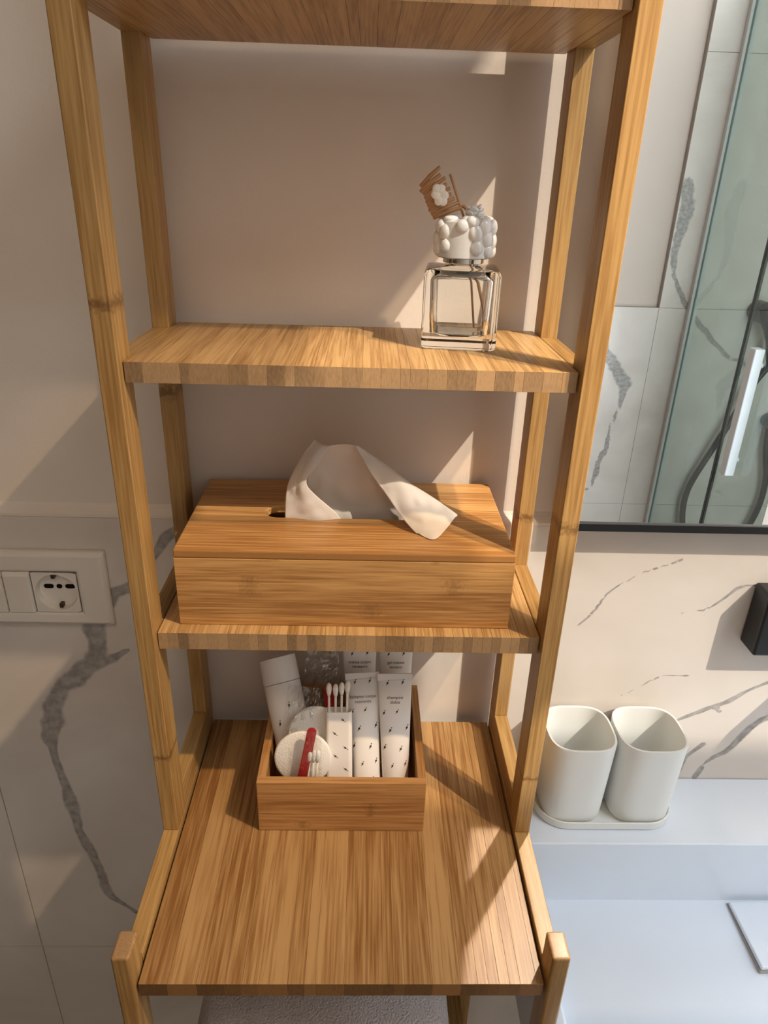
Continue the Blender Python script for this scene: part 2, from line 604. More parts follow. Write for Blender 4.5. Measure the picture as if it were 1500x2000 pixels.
# back wall with a window opening to the right of the mirror, outside the picture
WX_0, WX_1, WZ_0, WZ_1 = 0.84, 1.60, -0.45, 1.35
wbb = BM()
wbb.box(XL - 0.1, WX_0, YP, YP + 0.1, ZF, ZC)
wbb.box(WX_1, XR + 0.1, YP, YP + 0.1, ZF, ZC)
wbb.box(WX_0, WX_1, YP, YP + 0.1, ZF, WZ_0)
wbb.box(WX_0, WX_1, YP, YP + 0.1, WZ_1, ZC)
wb = structure(wbb.to('wall_back', 'paint'))
wl = structure(cbox('wall_left', XL - 0.1, XL, YF, YP, ZF, ZC, 'warm_paint', bev=0))
wr = structure(cbox('wall_right', XR, XR + 0.1, YF, YP, ZF, ZC, 'white_paint', bev=0))
wf = structure(cbox('wall_front', XL - 0.1, XR + 0.1, YF - 0.12, YF - 0.02, ZF, ZC, 'white_paint', bev=0))
# ceiling with a roof-window opening
HX0, HX1, HY0, HY1 = 0.825, 1.90, -1.07, -0.18
ce = BM()
ce.box(XL - 0.1, HX0, YF - 0.12, YP + 0.1, ZC, ZC + 0.05)
ce.box(HX1, XR + 0.1, YF - 0.12, YP + 0.1, ZC, ZC + 0.05)
ce.box(HX0, HX1, YF - 0.12, HY0, ZC, ZC + 0.05)
ce.box(HX0, HX1, HY1, YP + 0.1, ZC, ZC + 0.05)
ce.box(HX0, 1.06, HY0, -0.835, ZC, ZC + 0.05)  # this and the next boxes: unseen blockers added to trim the sun patches
ce.box(1.06, 1.21, HY0, -0.90, ZC, ZC + 0.05)
ce.box(1.38, HX1, HY0, -0.97, ZC, ZC + 0.05)
structure(ce.to('ceiling', 'warm_paint'))


def polydist(px, pz, line):
    best = 9.0
    for (a, bpt) in zip(line[:-1], line[1:]):
        ax, az, aw = a
        bx, bz, bw = bpt
        dx, dz = bx - ax, bz - az
        L = dx * dx + dz * dz
        t = max(0.0, min(1.0, ((px - ax) * dx + (pz - az) * dz) / L))
        d = math.hypot(px - ax - t * dx, pz - az - t * dz)
        w = aw + (bw - aw) * t
        r = d / w
        if r < best:
            best = r
    return best


def marble_panel(name, x0, x1, z0, z1, y, thick, step, veins, facing=-1, parent=None):
    """tile slab in the xz plane, front at y, with a per-vertex distance-to-vein attribute"""
    nx = max(1, int((x1 - x0) / step))
    nz = max(1, int((z1 - z0) / step))
    verts, vals, faces = [], [], []
    for j in range(nz + 1):
        z = z0 + (z1 - z0) * j / nz
        for i in range(nx + 1):
            x = x0 + (x1 - x0) * i / nx
            verts.append((x, y, z))
            wob = mnoise.noise(Vector((x * 22, 3.3, z * 22))) * 0.006
            wob2 = mnoise.noise(Vector((x * 22, 9.1, z * 22))) * 0.006
            v = 2.0
            for (line, bb) in veins:
                if bb[0] < x < bb[1] and bb[2] < z < bb[3]:
                    v = min(v, polydist(x + wob, z + wob2, line))
            vals.append(min(v, 2.0))
    for j in range(nz):
        for i in range(nx):
            a = j * (nx + 1) + i
            f = (a, a + 1, a + nx + 2, a + nx + 1)
            faces.append(f if facing < 0 else f[::-1])
    base = len(verts)
    yb = y - facing * thick
    for (x, z) in ((x0, z0), (x1, z0), (x1, z1), (x0, z1)):
        verts.append((x, yb, z))
        vals.append(2.0)
    bl = [i for i in range(nx + 1)]
    tl = [nz * (nx + 1) + i for i in range(nx + 1)]
    lf = [j * (nx + 1) for j in range(nz + 1)]
    rt = [j * (nx + 1) + nx for j in range(nz + 1)]
    polys = [bl[::-1] + [base, base + 1], tl + [base + 2, base + 3], lf + [base + 3, base], rt[::-1] + [base + 1, base + 2]]
    if facing > 0:
        polys = [q[::-1] for q in polys]
    faces += [tuple(q) for q in polys]
    me = bpy.data.meshes.new(name)
    me.from_pydata(verts, [], faces)
    at = me.attributes.new('vein', 'FLOAT', 'POINT')
    at.data.foreach_set('value', vals)
    me.materials.append(M['marble'])
    o = bpy.data.objects.new(name, me)
    COL.objects.link(o)
    if parent:
        o.parent = parent
        o.matrix_parent_inverse = Matrix.Translation(-parent.location)
    return o


def vein(pts):
    xs = [q[0] for q in pts]
    zs = [q[1] for q in pts]
    return (pts, (min(xs) - 0.06, max(xs) + 0.06, min(zs) - 0.06, max(zs) + 0.06))


LEFT_VEIN = vein([(-0.160, 0.236, .005), (-0.180, 0.218, .006), (-0.193, 0.199, .004), (-0.212, 0.178, .003), (-0.234, 0.158, .008), (-0.246, 0.153, .008),
                  (-0.262, 0.130, .012), (-0.267, 0.100, .013), (-0.268, 0.085, .013), (-0.277, 0.066, .014), (-0.297, 0.045, .014), (-0.316, 0.035, .013),
                  (-0.328, 0.010, .015), (-0.333, -0.016, .015), (-0.340, -0.036, .010), (-0.337, -0.053, .006), (-0.334, -0.081, .005),
                  (-0.333, -0.113, .006), (-0.332, -0.146, .009), (-0.327, -0.188, .007), (-0.319, -0.224, .008), (-0.313, -0.261, .007),
                  (-0.304, -0.304, .007), (-0.288, -0.322, .004), (-0.278, -0.335, .004), (-0.24, -0.36, .004)])
LEFT_SPUR = vein([(-0.277, 0.066, .010), (-0.255, 0.074, .008), (-0.236, 0.083, .002)])
RV = [vein([(0.36, -0.012, .0016), (0.380, 0.002, .003), (0.400, 0.016, .004), (0.419, 0.024, .005), (0.436, 0.037, .002), (0.458, 0.051, .003), (0.52, 0.08, .004)]),
      vein([(0.405, 0.016, .003), (0.415, 0.006, .002)]),
      vein([(0.415, -0.070, .002), (0.422, -0.062, .003), (0.437, -0.051, .005), (0.450, -0.030, .006), (0.466, 0.0, .004), (0.50, 0.03, .005)]),
      vein([(0.378, -0.10, .003), (0.385, -0.088, .004), (0.393, -0.062, .003), (0.409, -0.040, .004)]),
      vein([(0.407, -0.092, .004), (0.412, -0.077, .004)]),
      vein([(0.240, 0.12, .0014), (0.264, 0.154, .0018), (0.291, 0.185, .0014), (0.334, 0.204, .0016)]),
      vein([(0.345, 0.135, .001), (0.364, 0.143, .0016), (0.395, 0.169, .002), (0.426, 0.176, .0016), (0.48, 0.19, .002)]),
      vein([(0.30, 0.03, .001), (0.34, 0.055, .0015), (0.37, 0.06, .001)])]
ALLV = [LEFT_VEIN, LEFT_SPUR] + RV
BV = [vein([(-0.75, 0.22, .012), (-0.6, 0.05, .010), (-0.55, -0.2, .012), (-0.62, -0.38, .006)])]
# the tiles of the back wall, butted with thin recessed joints over a grout bed
J = 0.0007
gb = BM().box(XL, WX_0, YT + 0.0015, YP, ZF, ZL - 0.002)
g = gb.to('grout_bed', 'grout', wb)
g.matrix_parent_inverse = Matrix.Translation(-wb.location)
marble_panel('tile', -0.410 + J, 0.79 - J, -0.403 + J, ZL, YT, 0.006, 0.0035, ALLV, -1, wb)
marble_panel('tile', XL, -0.410 - J, -0.403 + J, ZL, YT, 0.006, 0.012, BV, -1, wb)
marble_panel('tile', 0.79 + J, WX_0, -0.403 + J, ZL, YT, 0.006, 0.05, [], -1, wb)
marble_panel('tile', -0.410 + J, 0.79 - J, ZF, -0.403 - J, YT, 0.006, 0.05, [], -1, wb)
marble_panel('tile', XL, -0.410 - J, ZF, -0.403 - J, YT, 0.006, 0.05, [], -1, wb)
# sloped painted fillet between the tile edge and the plaster
fl = BM()
prof = [(YP + 0.002, ZL + 0.012), (YP, ZL + 0.012), (YP - 0.002, ZL + 0.0085), (YT + 0.0005, ZL + 0.003), (YT, ZL + 0.0003), (YP + 0.002, ZL + 0.0003)]
fl.loft([[(XL, y, z) for (y, z) in prof], [(WX_0, y, z) for (y, z) in prof]])
structure(fl.to('trim_1', 'paint'))

# opposite wall (seen in the mirror): tile wainscot, taller tiling around the shower
OV = [vein([(0.70, 0.16, .010), (0.715, 0.103, .016), (0.76, 0.05, .022), (0.789, 0.005, .024), (0.787, -0.04, .012), (0.768, -0.12, .006), (0.76, -0.20, .012),
            (0.745, -0.28, .010), (0.735, -0.33, .006), (0.70, -0.35, .005), (0.69, -0.40, .007)]),
      vein([(0.86, 0.56, .02), (0.875, 0.49, .025), (0.862, 0.40, .015), (0.87, 0.33, .008), (0.92, 0.25, .008), (0.99, 0.18, .010), (1.08, 0.10, .008), (1.2, 0.06, .006)])]
gb = BM().box(XL, 0.849, YF - 0.02, YF - 0.002, ZF, 0.235)
gb.box(0.849, XR, YF - 0.02, YF - 0.002, ZF, ZC)
g = gb.to('grout_bed', 'grout', wf)
g.matrix_parent_inverse = Matrix.Translation(-wf.location)
marble_panel('tile', XL, 0.849 - J, -0.385 + J, 0.235, YF, 0.006, 0.012, OV, 1, wf)
marble_panel('tile', XL, 0.849 - J, ZF, -0.385 - J, YF, 0.006, 0.05, [], 1, wf)
marble_panel('tile', 0.849 + J, XR, -0.385 + J, 0.235 - J, YF, 0.006, 0.012, OV, 1, wf)
marble_panel('tile', 0.849 + J, XR, 0.235 + J, 0.86, YF, 0.006, 0.012, OV, 1, wf)
marble_panel('tile', 0.849 + J, XR, 0.86 + 2 * J, ZC, YF, 0.006, 0.05, [], 1, wf)
marble_panel('tile', 0.849 + J, XR, ZF, -0.385 - J, YF, 0.006, 0.05, [], 1, wf)

# ------------------------------------------------------------------ bamboo shelf unit
H, T = 0.165, 0.0138
I = H - T
unit = thing('shelf_unit', (0, 0.14, ZF), 'tall bamboo shelf unit with open shelves standing against the marble wall', 'shelf unit')
UO = Vector(unit.location)


def part(name, x0, x1, y0, y1, z0, z1, mat, parent=unit, bev=0.0009, zref=None):
    # the object origin keeps world z = 0 at local 0 when zref is None so node bands sit where they grow
    p = parent
    ox, oy = (x0 + x1) / 2, (y0 + y1) / 2
    b = BM().box(x0 - ox, x1 - ox, y0 - oy, y1 - oy, z0, z1)
    if bev:
        b.bevel(bev, 2)
    o = b.to(name, mat, p, (ox - UO.x, oy - UO.y, 0 - UO.z))
    if bev:
        autosmooth(o, 50)
    return o


YUF, YUB, YRF, YRB = 0.1335, 0.1595, 0.2610, 0.2856
ZTOP = 0.90
for s, ma, mc in ((-1, 'upright_a', 'upright_c'), (1, 'upright_b', 'upright_d')):
    x0, x1 = (-H, -I) if s < 0 else (I, H)
    part('front_upright', x0, x1, YUF, YUB, 0.0062, ZTOP, ma)
    part('rear_upright', x0, x1, YRF, YRB, 0.0302, ZTOP, mc)
    part('front_leg', x0, x1, 0.0, 0.0220, ZF, 0.0337, 'post', bev=0.0022)
    part('rear_leg', x0, x1, YRF, YRB, ZF, -0.0302, 'upright_c')
    part('side_rail', x0, x1, 0.0221, YRB, -0.030, 0.006, 'rail')
    part('stretcher', x0, x1, YUB + 0.0001, YRB, 0.0063, 0.030, 'rail')
    for zt, th in ((0.2133, 0.0154), (0.4261, 0.014), (0.6405, 0.014)):
        part('stretcher', x0, x1, YUB + 0.0001, YRF - 0.0001, zt - th, zt - 0.0003, 'rail')


def slab(name, x0, x1, y0, y1, z0, z1, widths, mat, seed):
    """a board glued up from strips: a dark core with one strip object beside the other"""
    rnd = random.Random(seed)
    ins = 0.0006
    core = BM().box(-(x1 - x0) / 2 + ins, (x1 - x0) / 2 - ins, -(y1 - y0) / 2 + ins, (y1 - y0) / 2 - ins, ins, z1 - z0 - ins)
    c = core.to(name, 'core', unit, ((x0 + x1) / 2 - UO.x, (y0 + y1) / 2 - UO.y, z0 - UO.z))
    ws = []
    tot = 0
    while tot < (x1 - x0) - 1e-6:
        w = rnd.choice(widths)
        if tot + w > (x1 - x0) - 0.4 * min(widths):
            w = (x1 - x0) - tot
        ws.append(w)
        tot += w
    cache = {}
    x = x0
    for w in ws:
        key = round(w, 5)
        if key not in cache:
            gp = 0.00006
            b = BM().box(-w / 2 + gp, w / 2 - gp, -(y1 - y0) / 2, (y1 - y0) / 2, 0, z1 - z0)
            b.bevel(0.00010, 1)
            bmesh.ops.recalc_face_normals(b.bm, faces=b.bm.faces[:])
            me = bpy.data.meshes.new('strip')
            b.bm.to_mesh(me)
            b.bm.free()
            me.materials.append(M[mat])
            cache[key] = me
        o = bpy.data.objects.new('strip', cache[key])
        COL.objects.link(o)
        o.parent = c
        o.location = (x + w / 2 - (x0 + x1) / 2, 0, 0)
        x += w
    return c


G = 0.0008
slab('shelf', -I + G, I - G, 0.1411, 0.2870, 0.1979, 0.2133, [0.0072, 0.0076, 0.0082], 'strip', 3)
slab('shelf', -I + G, I - G, 0.1411, 0.2870, 0.4121, 0.4261, [0.0125, 0.0130, 0.0118, 0.0064], 'strip', 5)
slab('shelf', -I + G, I - G, 0.1411, 0.2870, 0.6265, 0.6405, [0.0115, 0.0128, 0.0068], 'strip', 8)
slab('lower_board', -I + 0.0015, I - 0.0015, 0.0032, 0.2848, -0.0137, 0.0, [0.008, 0.0125, 0.0165, 0.0210], 'strip_wide', 11)

# ------------------------------------------------------------------ tissue box
TX0, TX1, TY0, TY1, TZ0, TZ1 = -0.1356, 0.1270, 0.1530, 0.2962, 0.2135, 0.2805
tcx, tcy = (TX0 + TX1) / 2, (TY0 + TY1) / 2
tb = thing('tissue_box', (tcx, tcy, TZ0), 'long bamboo tissue box with a slot in its lid on the middle shelf', 'tissue box')
hx, hy, th = (TX1 - TX0) / 2, (TY1 - TY0) / 2, TZ1 - TZ0
w = 0.007
b = BM().box(-hx, hx, -hy, -hy + w, 0, th - w - 0.0001)
autosmooth(b.bevel(0.0004, 2).to('front_panel', 'box', tb), 50)
b = BM().box(-hx, hx, hy - w, hy, 0, th - w - 0.0001)
autosmooth(b.bevel(0.0012, 2).to('back_panel', 'box', tb), 50)
for s in (-1, 1):
    b = BM().box(min(s * hx, s * (hx - w)), max(s * hx, s * (hx - w)), -hy + w, hy - w, 0, th - w - 0.0001)
    b.to('side_panel', 'tray_side', tb)
# lid with rounded slot
lid = bmesh.new()
slx0, slx1, sly = -0.0700, 0.0700, 0.0115
slot = []
ns = 12
yc = 0.001
for i in range(ns + 1):
    a = math.radians(-90 + 180 * i / ns)
    slot.append((slx1 - sly + sly * math.cos(a), yc + sly * math.sin(a)))
for i in range(ns + 1):
    a = math.radians(90 + 180 * i / ns)
    slot.append((slx0 + sly + sly * math.cos(a), yc + sly * math.sin(a)))


def outer_for(p):
    # radial match of the slot outline on the lid's outline
    x, y = p[0], p[1] - yc
    if abs(y) >= sly - 1e-6 or slx0 + sly < x < slx1 - sly:
        return (x, hy if y > 0 else -hy)
    cx = (slx1 - sly) if x > 0 else (slx0 + sly)
    dx, dy = x - cx, y
    ex = hx if dx > 0 else -hx
    ty = 1e9 if abs(dy) < 1e-9 else ((hy if dy > 0 else -hy) - 0) / dy
    txx = 1e9 if abs(dx) < 1e-9 else (ex - cx) / dx
    t = min(ty, txx)
    return (cx + dx * t, dy * t)


def ringv(pts, z):
    return [lid.verts.new((p[0], p[1], z)) for p in pts]


n = len(slot)
outer = [outer_for(p) for p in slot]
it, ot = ringv(slot, th), ringv(outer, th)
ib, ob = ringv(slot, th - w), ringv(outer, th - w)
corner_t = {}
for k in range(n):
    l = (k + 1) % n
    p, q = outer[k], outer[l]
    def addc(zz, tagz):
        cx = hx if abs(abs(p[0]) - hx) < 1e-6 and p[0] > 0 or abs(abs(q[0]) - hx) < 1e-6 and q[0] > 0 else -hx
        cy = hy if (p[1] > 0.5 * hy or q[1] > 0.5 * hy) else -hy
        return lid.verts.new((cx, cy, zz))
    on_side = lambda u: abs(abs(u[0]) - hx) < 1e-6
    on_tb = lambda u: abs(abs(u[1]) - hy) < 1e-6
    if (on_side(p) and not on_tb(p)) != (on_side(q) and not on_tb(q)) and not (on_side(p) and on_side(q)) and not (on_tb(p) and on_tb(q)):
        ct, cb_ = addc(th, 0), addc(th - w, 1)
        lid.faces.new((it[k], ot[k], ct, ot[l], it[l]))
        lid.faces.new((ib[k], ib[l], ob[l], cb_, ob[k]))
        lid.faces.new((ot[k], ob[k], cb_, ct))
        lid.faces.new((ct, cb_, ob[l], ot[l]))
    else:
        lid.faces.new((it[k], ot[k], ot[l], it[l]))
        lid.faces.new((ib[k], ib[l], ob[l], ob[k]))
        lid.faces.new((ot[k], ob[k], ob[l], ot[l]))
    lid.faces.new((it[k], it[l], ib[l], ib[k]))
bmesh.ops.recalc_face_normals(lid, faces=lid.faces[:])
me = bpy.data.meshes.new('lid')
lid.to_mesh(me)
lid.free()
lo = obj('lid', me, 'lid', tb)
bv = lo.modifiers.new('edge', 'BEVEL')
bv.width = 0.0012
bv.segments = 2
bv.limit_method = 'ANGLE'
bv.angle_limit = math.radians(50)

# ------------------------------------------------------------------ tissue sheet
def catmull(ps, t):
    k = len(ps) - 1
    f = t * k
    i = min(int(f), k - 1)
    u = f - i
    P = lambda j: ps[max(0, min(k, j))]
    p0, p1, p2, p3 = P(i - 1), P(i), P(i + 1), P(i + 2)
    return 0.5 * ((2 * p1) + (p2 - p0) * u + (2 * p0 - 5 * p1 + 4 * p2 - p3) * u * u + (3 * p1 - p0 - 3 * p2 + p3) * u ** 3)


def sheet(bm, rows, nu, nv, linear_v=False, crumple=0.0, seed=0):
    rows = [[Vector(p) for p in r] for r in rows]
    g = []
    for j in range(nv + 1):
        tv = j / nv
        line = []
        for i in range(nu + 1):
            tu = i / nu
            colpts = [catmull(r, tu) for r in rows]
            p = catmull(colpts, tv) if len(colpts) > 2 else colpts[0].lerp(colpts[1], tv)
            if crumple:
                p = p + Vector((0, -1, 0.3)) * crumple * (abs(mnoise.noise(p * 62 + Vector((seed, 0, 0)))) * 1.6 - 0.3)
            line.append(bm.verts.new(p))
        g.append(line)
    for j in range(nv):
        for i in range(nu):
            bm.faces.new((g[j][i], g[j][i + 1], g[j + 1][i + 1], g[j + 1][i]))


ts = bmesh.new()
# left front flap: rows from base to crest
sheet(ts, [[(-0.0568, 0.214, 0.266), (-0.040, 0.212, 0.266), (-0.024, 0.212, 0.266), (-0.0085, 0.2145, 0.266)],
           [(-0.0570, 0.216, 0.284), (-0.043, 0.211, 0.284), (-0.028, 0.209, 0.284), (-0.0120, 0.2125, 0.2835)],
           [(-0.0545, 0.2195, 0.308), (-0.048, 0.213, 0.307), (-0.043, 0.209, 0.308), (-0.0375, 0.2075, 0.3130)],
           [(-0.0440, 0.2230, 0.330), (-0.040, 0.218, 0.328), (-0.036, 0.215, 0.328), (-0.0290, 0.2135, 0.3290)],
           [(-0.0325, 0.2250, 0.3462), (-0.029, 0.223, 0.3445), (-0.025, 0.2215, 0.3430), (-0.0195, 0.2205, 0.3425)]], 22, 36, crumple=0.0016)
# inner (rear) layer
sheet(ts, [[(-0.0400, 0.2330, 0.266), (-0.016, 0.2360, 0.266), (0.012, 0.2360, 0.266), (0.044, 0.2320, 0.266)],
           [(-0.0400, 0.2310, 0.290), (-0.016, 0.2350, 0.288), (0.012, 0.2350, 0.288), (0.041, 0.2300, 0.288)],
           [(-0.0380, 0.2260, 0.316), (-0.018, 0.2310, 0.318), (0.008, 0.2310, 0.318), (0.0250, 0.2250, 0.312)],
           [(-0.0290, 0.2240, 0.333), (-0.014, 0.2260, 0.334), (0.002, 0.2260, 0.336), (0.0120, 0.2230, 0.331)],
           [(-0.0195, 0.2205, 0.3425), (-0.012, 0.2210, 0.3435), (-0.004, 0.2215, 0.3435), (0.0010, 0.2205, 0.3430)]], 28, 30, crumple=0.0022, seed=4)
# right flap falling forward over the lid
sheet(ts, [[(0.0010, 0.2205, 0.3430), (0.0030, 0.2215, 0.3425), (0.0050, 0.2230, 0.3410)],
           [(0.0130, 0.2150, 0.3235), (0.0200, 0.2170, 0.3290), (0.0260, 0.2210, 0.3270)],
           [(0.0270, 0.2070, 0.3060), (0.0390, 0.2080, 0.3170), (0.0480, 0.2140, 0.3130)],
           [(0.0400, 0.1960, 0.2910), (0.0540, 0.1980, 0.3020), (0.0680, 0.2060, 0.3030)],
           [(0.0505, 0.1872, 0.2822), (0.0620, 0.1880, 0.2880), (0.0843, 0.2000, 0.2935)],
           [(0.0530, 0.1855, 0.2818), (0.0668, 0.1768, 0.2817), (0.0846, 0.1985, 0.2920)]], 20, 44, crumple=0.0020, seed=9)
bmesh.ops.remove_doubles(ts, verts=ts.verts[:], dist=0.0004)
me = bpy.data.meshes.new('tissue_sheet')
ts.to_mesh(me)
ts.free()
to = obj('tissue_sheet', me, 'tissue', None, None, True)
# move origin onto the sheet
cen = Vector((0.0, 0.22, 0.2805))
me.transform(Matrix.Translation(-cen))
to.location = cen
sd = to.modifiers.new('thickness', 'SOLIDIFY')
sd.thickness = 0.0003
tag(to, 'white paper tissue pulled out of the bamboo box slot, corner folded forward', 'tissue')

# ------------------------------------------------------------------ reed diffuser
DC = Vector((0.0790, 0.2285, 0.4262))
df = thing('reed_diffuser', DC, 'square clear glass reed diffuser with white flower cap on the upper shelf', 'diffuser')
df.rotation_euler = (0, 0, math.radians(-6))
bw, bh = 0.0555, 0.0565
gl = bmesh.new()


def ring_at(pts, z):
    return [(x, y, z) for (x, y) in pts]


outer_r = [(0.0, bw - 0.004, 0.0020), (0.0012, bw - 0.0008, 0.0030), (0.003, bw, 0.0032), (bh - 0.004, bw, 0.0032), (bh - 0.001, bw - 0.002, 0.0034), (bh, bw - 0.007, 0.005)]
B2 = BM()
B2.bm.free()
B2.bm = gl
rings = [ring_at(rrect(wd, wd, r, 5), z) for (z, wd, r) in outer_r]
neck = 0.0125
npts = len(rings[0])


def circ(r, z):
    # circle sampled to follow the rounded-square ordering
    ref = rrect(1, 1, 0.2, 5)
    return [(r * math.cos(math.atan2(y, x)), r * math.sin(math.atan2(y, x)), z) for (x, y) in ref]


rings += [circ(neck + 0.004, bh + 0.0006), circ(neck, bh + 0.0016), circ(neck, bh + 0.0065), circ(neck - 0.0025, bh + 0.0065)]
# continue down inside: neck bore, shoulder, inner walls, rounded thick floor
inner = [circ(neck - 0.0025, bh - 0.001)]
for (z, wd, r) in ((bh - 0.0040, 0.041, 0.006), (bh - 0.0080, 0.0460, 0.006), (0.024, 0.0450, 0.007), (0.0110, 0.0435, 0.008), (0.0090, 0.037, 0.012)):
    inner.append(ring_at(rrect(wd, wd, r, 5), z))
B2.loft(rings + inner)
bo = B2.to('bottle', 'glass', df)
autosmooth(bo, 55)
# metal collar
b = BM()
b.loft([[(r * math.cos(2 * math.pi * k / 28), r * math.sin(2 * math.pi * k / 28), z) for k in range(28)] for (r, z) in ((0.0142, bh + 0.0026), (0.0150, bh + 0.003), (0.0150, bh + 0.0062), (0.0142, bh + 0.0064))])
autosmooth(b.to('collar', 'chrome', df), 40)
# porcelain cap
zc0 = bh + 0.0064
prof = [(0.0195, 0.0), (0.0205, 0.0008), (0.0207, 0.012), (0.0210, 0.020), (0.0200, 0.0245), (0.0165, 0.0262), (0.0040, 0.0266)]
b = BM()
b.loft([[(r * math.cos(2 * math.pi * k / 36), r * math.sin(2 * math.pi * k / 36), zc0 + z) for k in range(36)] for (r, z) in prof])
cap = autosmooth(b.to('cap', 'porcelain', df), 40)


def petal(ang, z, r=0.0205, size=(0.0052, 0.0032, 0.0060), roll=0):
    a = math.radians(ang)
    c = Vector((r * math.cos(a), r * math.sin(a), zc0 + z))
    rot = Matrix.Rotation(a + math.pi / 2, 4, 'Z') @ Matrix.Rotation(math.radians(roll), 4, 'Y')
    return BM().ball(c, size, rot, 12, 8).to('petal', 'porcelain', cap, None, True)


for (ang, z, sx, sz, roll) in ((222, 0.0175, .0052, .0055, 10), (226, 0.0085, .0046, .0050, 0), (205, 0.021, .0058, .0050, -20), (188, 0.013, .005, .0055, 0), (196, 0.006, .0046, .005, 0),
                              (262, 0.0220, .0050, .0048, 0), (283, 0.0250, .0050, .0040, 20), (290, 0.0175, .0052, .0065, -15), (294, 0.0078, .0050, .0055, 0),
                              (312, 0.0215, .0060, .0062, 25), (322, 0.0135, .0060, .0066, -20), (326, 0.0055, .0050, .0055, 0), (345, 0.0210, .0062, .0058, 0),
                              (352, 0.0120, .0055, .0062, 20), (358, 0.0050, .0045, .0050, 0), (20, 0.019, .006, .006, 0), (45, 0.021, .006, .006, 0), (60, 0.011, .006, .006, 0), (110, 0.019, .006, .006, 0), (150, 0.019, .006, .006, 0), (165, 0.010, .005, .006, 0)):
    petal(ang, z, 0.0200, (sx, 0.0034, sz), roll)
for k in range(7):
    a = 2 * math.pi * k / 7
    BM().ball(Vector((0.0145 * math.cos(a + 0.3), 0.0145 * math.sin(a + 0.3), zc0 + 0.0262)), (0.0062, 0.0048, 0.0028), Matrix.Rotation(a, 4, 'Z')).to('petal', 'porcelain', cap, None, True)
# little rose on top
rose_c = Vector((0.0055, -0.0045, zc0 + 0.0305))
rose = BM().ball(rose_c, (0.0050, 0.0050, 0.0042)).to('rose', 'porcelain', cap, None, True)
rr = random.Random(4)
for k in range(9):
    a = 2 * math.pi * k / 9 * 2.1
    r = 0.0030 + 0.0004 * k
    c = rose_c + Vector((r * math.cos(a), r * math.sin(a), 0.0038 - 0.0006 * k))
    rot = Matrix.Rotation(a + math.pi / 2, 4, 'Z') @ Matrix.Rotation(math.radians(35), 4, 'X')
    BM().ball(c, (0.0034, 0.0011, 0.0026), rot).to('petal', 'porcelain', cap, None, True)
# reeds
df_inv = (Matrix.Translation(DC) @ Matrix.Rotation(math.radians(-6), 4, 'Z')).inverted()


def wp(p):
    return df_inv @ Vector(p)


BM().tube([wp((0.0915, 0.2330, 0.4370)), wp((0.0845, 0.2280, 0.4840)), wp((0.0768, 0.2270, 0.5165)), wp((0.0650, 0.2260, 0.5440))], 0.00085, 8).to('reed', 'rattan', df, None, True)
BM().tube([wp((0.1015, 0.2250, 0.4365)), wp((0.0905, 0.2270, 0.4740)), wp((0.0830, 0.2290, 0.5040)), wp((0.0800, 0.2310, 0.5200)), wp((0.0770, 0.2310, 0.5235)), wp((0.0735, 0.2310, 0.5228))], 0.0012, 8).to('reed', 'rattan', df, None, True)
# woven flag of short reeds
A0, A1 = Vector((0.0440, 0.2265, 0.5350)), Vector((0.0570, 0.2280, 0.5475))
B0, B1 = Vector((0.0540, 0.2245, 0.5150)), Vector((0.0740, 0.2270, 0.5225))
NF = 9
rr = random.Random(2)
for k in range(NF):
    t = k / (NF - 1)
    p, q = A0.lerp(B0, t), A1.lerp(B1, t)
    ex = (q - p).normalized()
    p = p + ex * rr.uniform(-0.001, 0.001)
    q = q + ex * rr.uniform(-0.0015, 0.0015)
    mid = p.lerp(q, 0.5) + Vector((0, -0.0008 * (1 if k % 2 else -1), 0.0006))
    BM().tube([wp(p), wp(mid), wp(q)], [0.0013, 0.0016, 0.0013], 8).to('flag_reed', 'rattan', df, None, True)
# pale flower on the flag
fc = Vector((0.0582, 0.2225, 0.5305))
fl_o = BM().ball(wp(fc), (0.0050, 0.0022, 0.0074), Matrix.Rotation(math.radians(-28), 4, 'Y')).to('flag_flower', 'cotton', df, None, True)
for k in range(6):
    a = math.pi * 2 * k / 6
    c = fc + Vector((0.0030 * math.cos(a) - 0.0012 * math.sin(a), -0.0016, 0.0044 * math.sin(a)))
    BM().ball(wp(c), (0.0034, 0.0012, 0.0030), Matrix.Rotation(-a + 0.4, 4, 'Y')).to('petal', 'cotton', fl_o, None, True)

# ------------------------------------------------------------------ small bamboo tray with toiletries
RX0, RX1, RY0, RY1, RH = -0.0808, 0.0689, 0.1392, 0.2742, 0.0585
rcx, rcy = (RX0 + RX1) / 2, (RY0 + RY1) / 2
tr_o = thing('bamboo_tray', (rcx, rcy, 0.0002), 'small square bamboo box full of toiletries on the lower board', 'box')
ax, ay, aw = (RX1 - RX0) / 2, (RY1 - RY0) / 2, 0.0075
b = BM().box(-ax, ax, -ay, -ay + aw, 0, RH)
autosmooth(b.bevel(0.0007, 2).to('front_wall', 'tray', tr_o), 50)
b = BM().box(-ax, ax, ay - aw, ay, 0, RH)
autosmooth(b.bevel(0.0007, 2).to('back_wall', 'tray', tr_o), 50)
for s in (-1, 1):
    b = BM().box(min(s * ax, s * (ax - aw)), max(s * ax, s * (ax - aw)), -ay + aw, ay - aw, 0, RH)
    autosmooth(b.bevel(0.0007, 2).to('side_wall', 'tray_side', tr_o), 50)
BM().box(-ax + aw, ax - aw, -ay + aw, ay - aw, 0.0005, 0.005).to('base', 'tray', tr_o)


def axis_matrix(base, top, xhint=(1, 0, 0)):
    base, top = Vector(base), Vector(top)
    zax = (top - base).normalized()
    xax = (Vector(xhint) - Vector(xhint).dot(zax) * zax).normalized()
    yax = zax.cross(xax)
    mt = Matrix((xax, yax, zax)).transposed().to_4x4()
    mt.translation = base
    return mt


dg_cache = {}


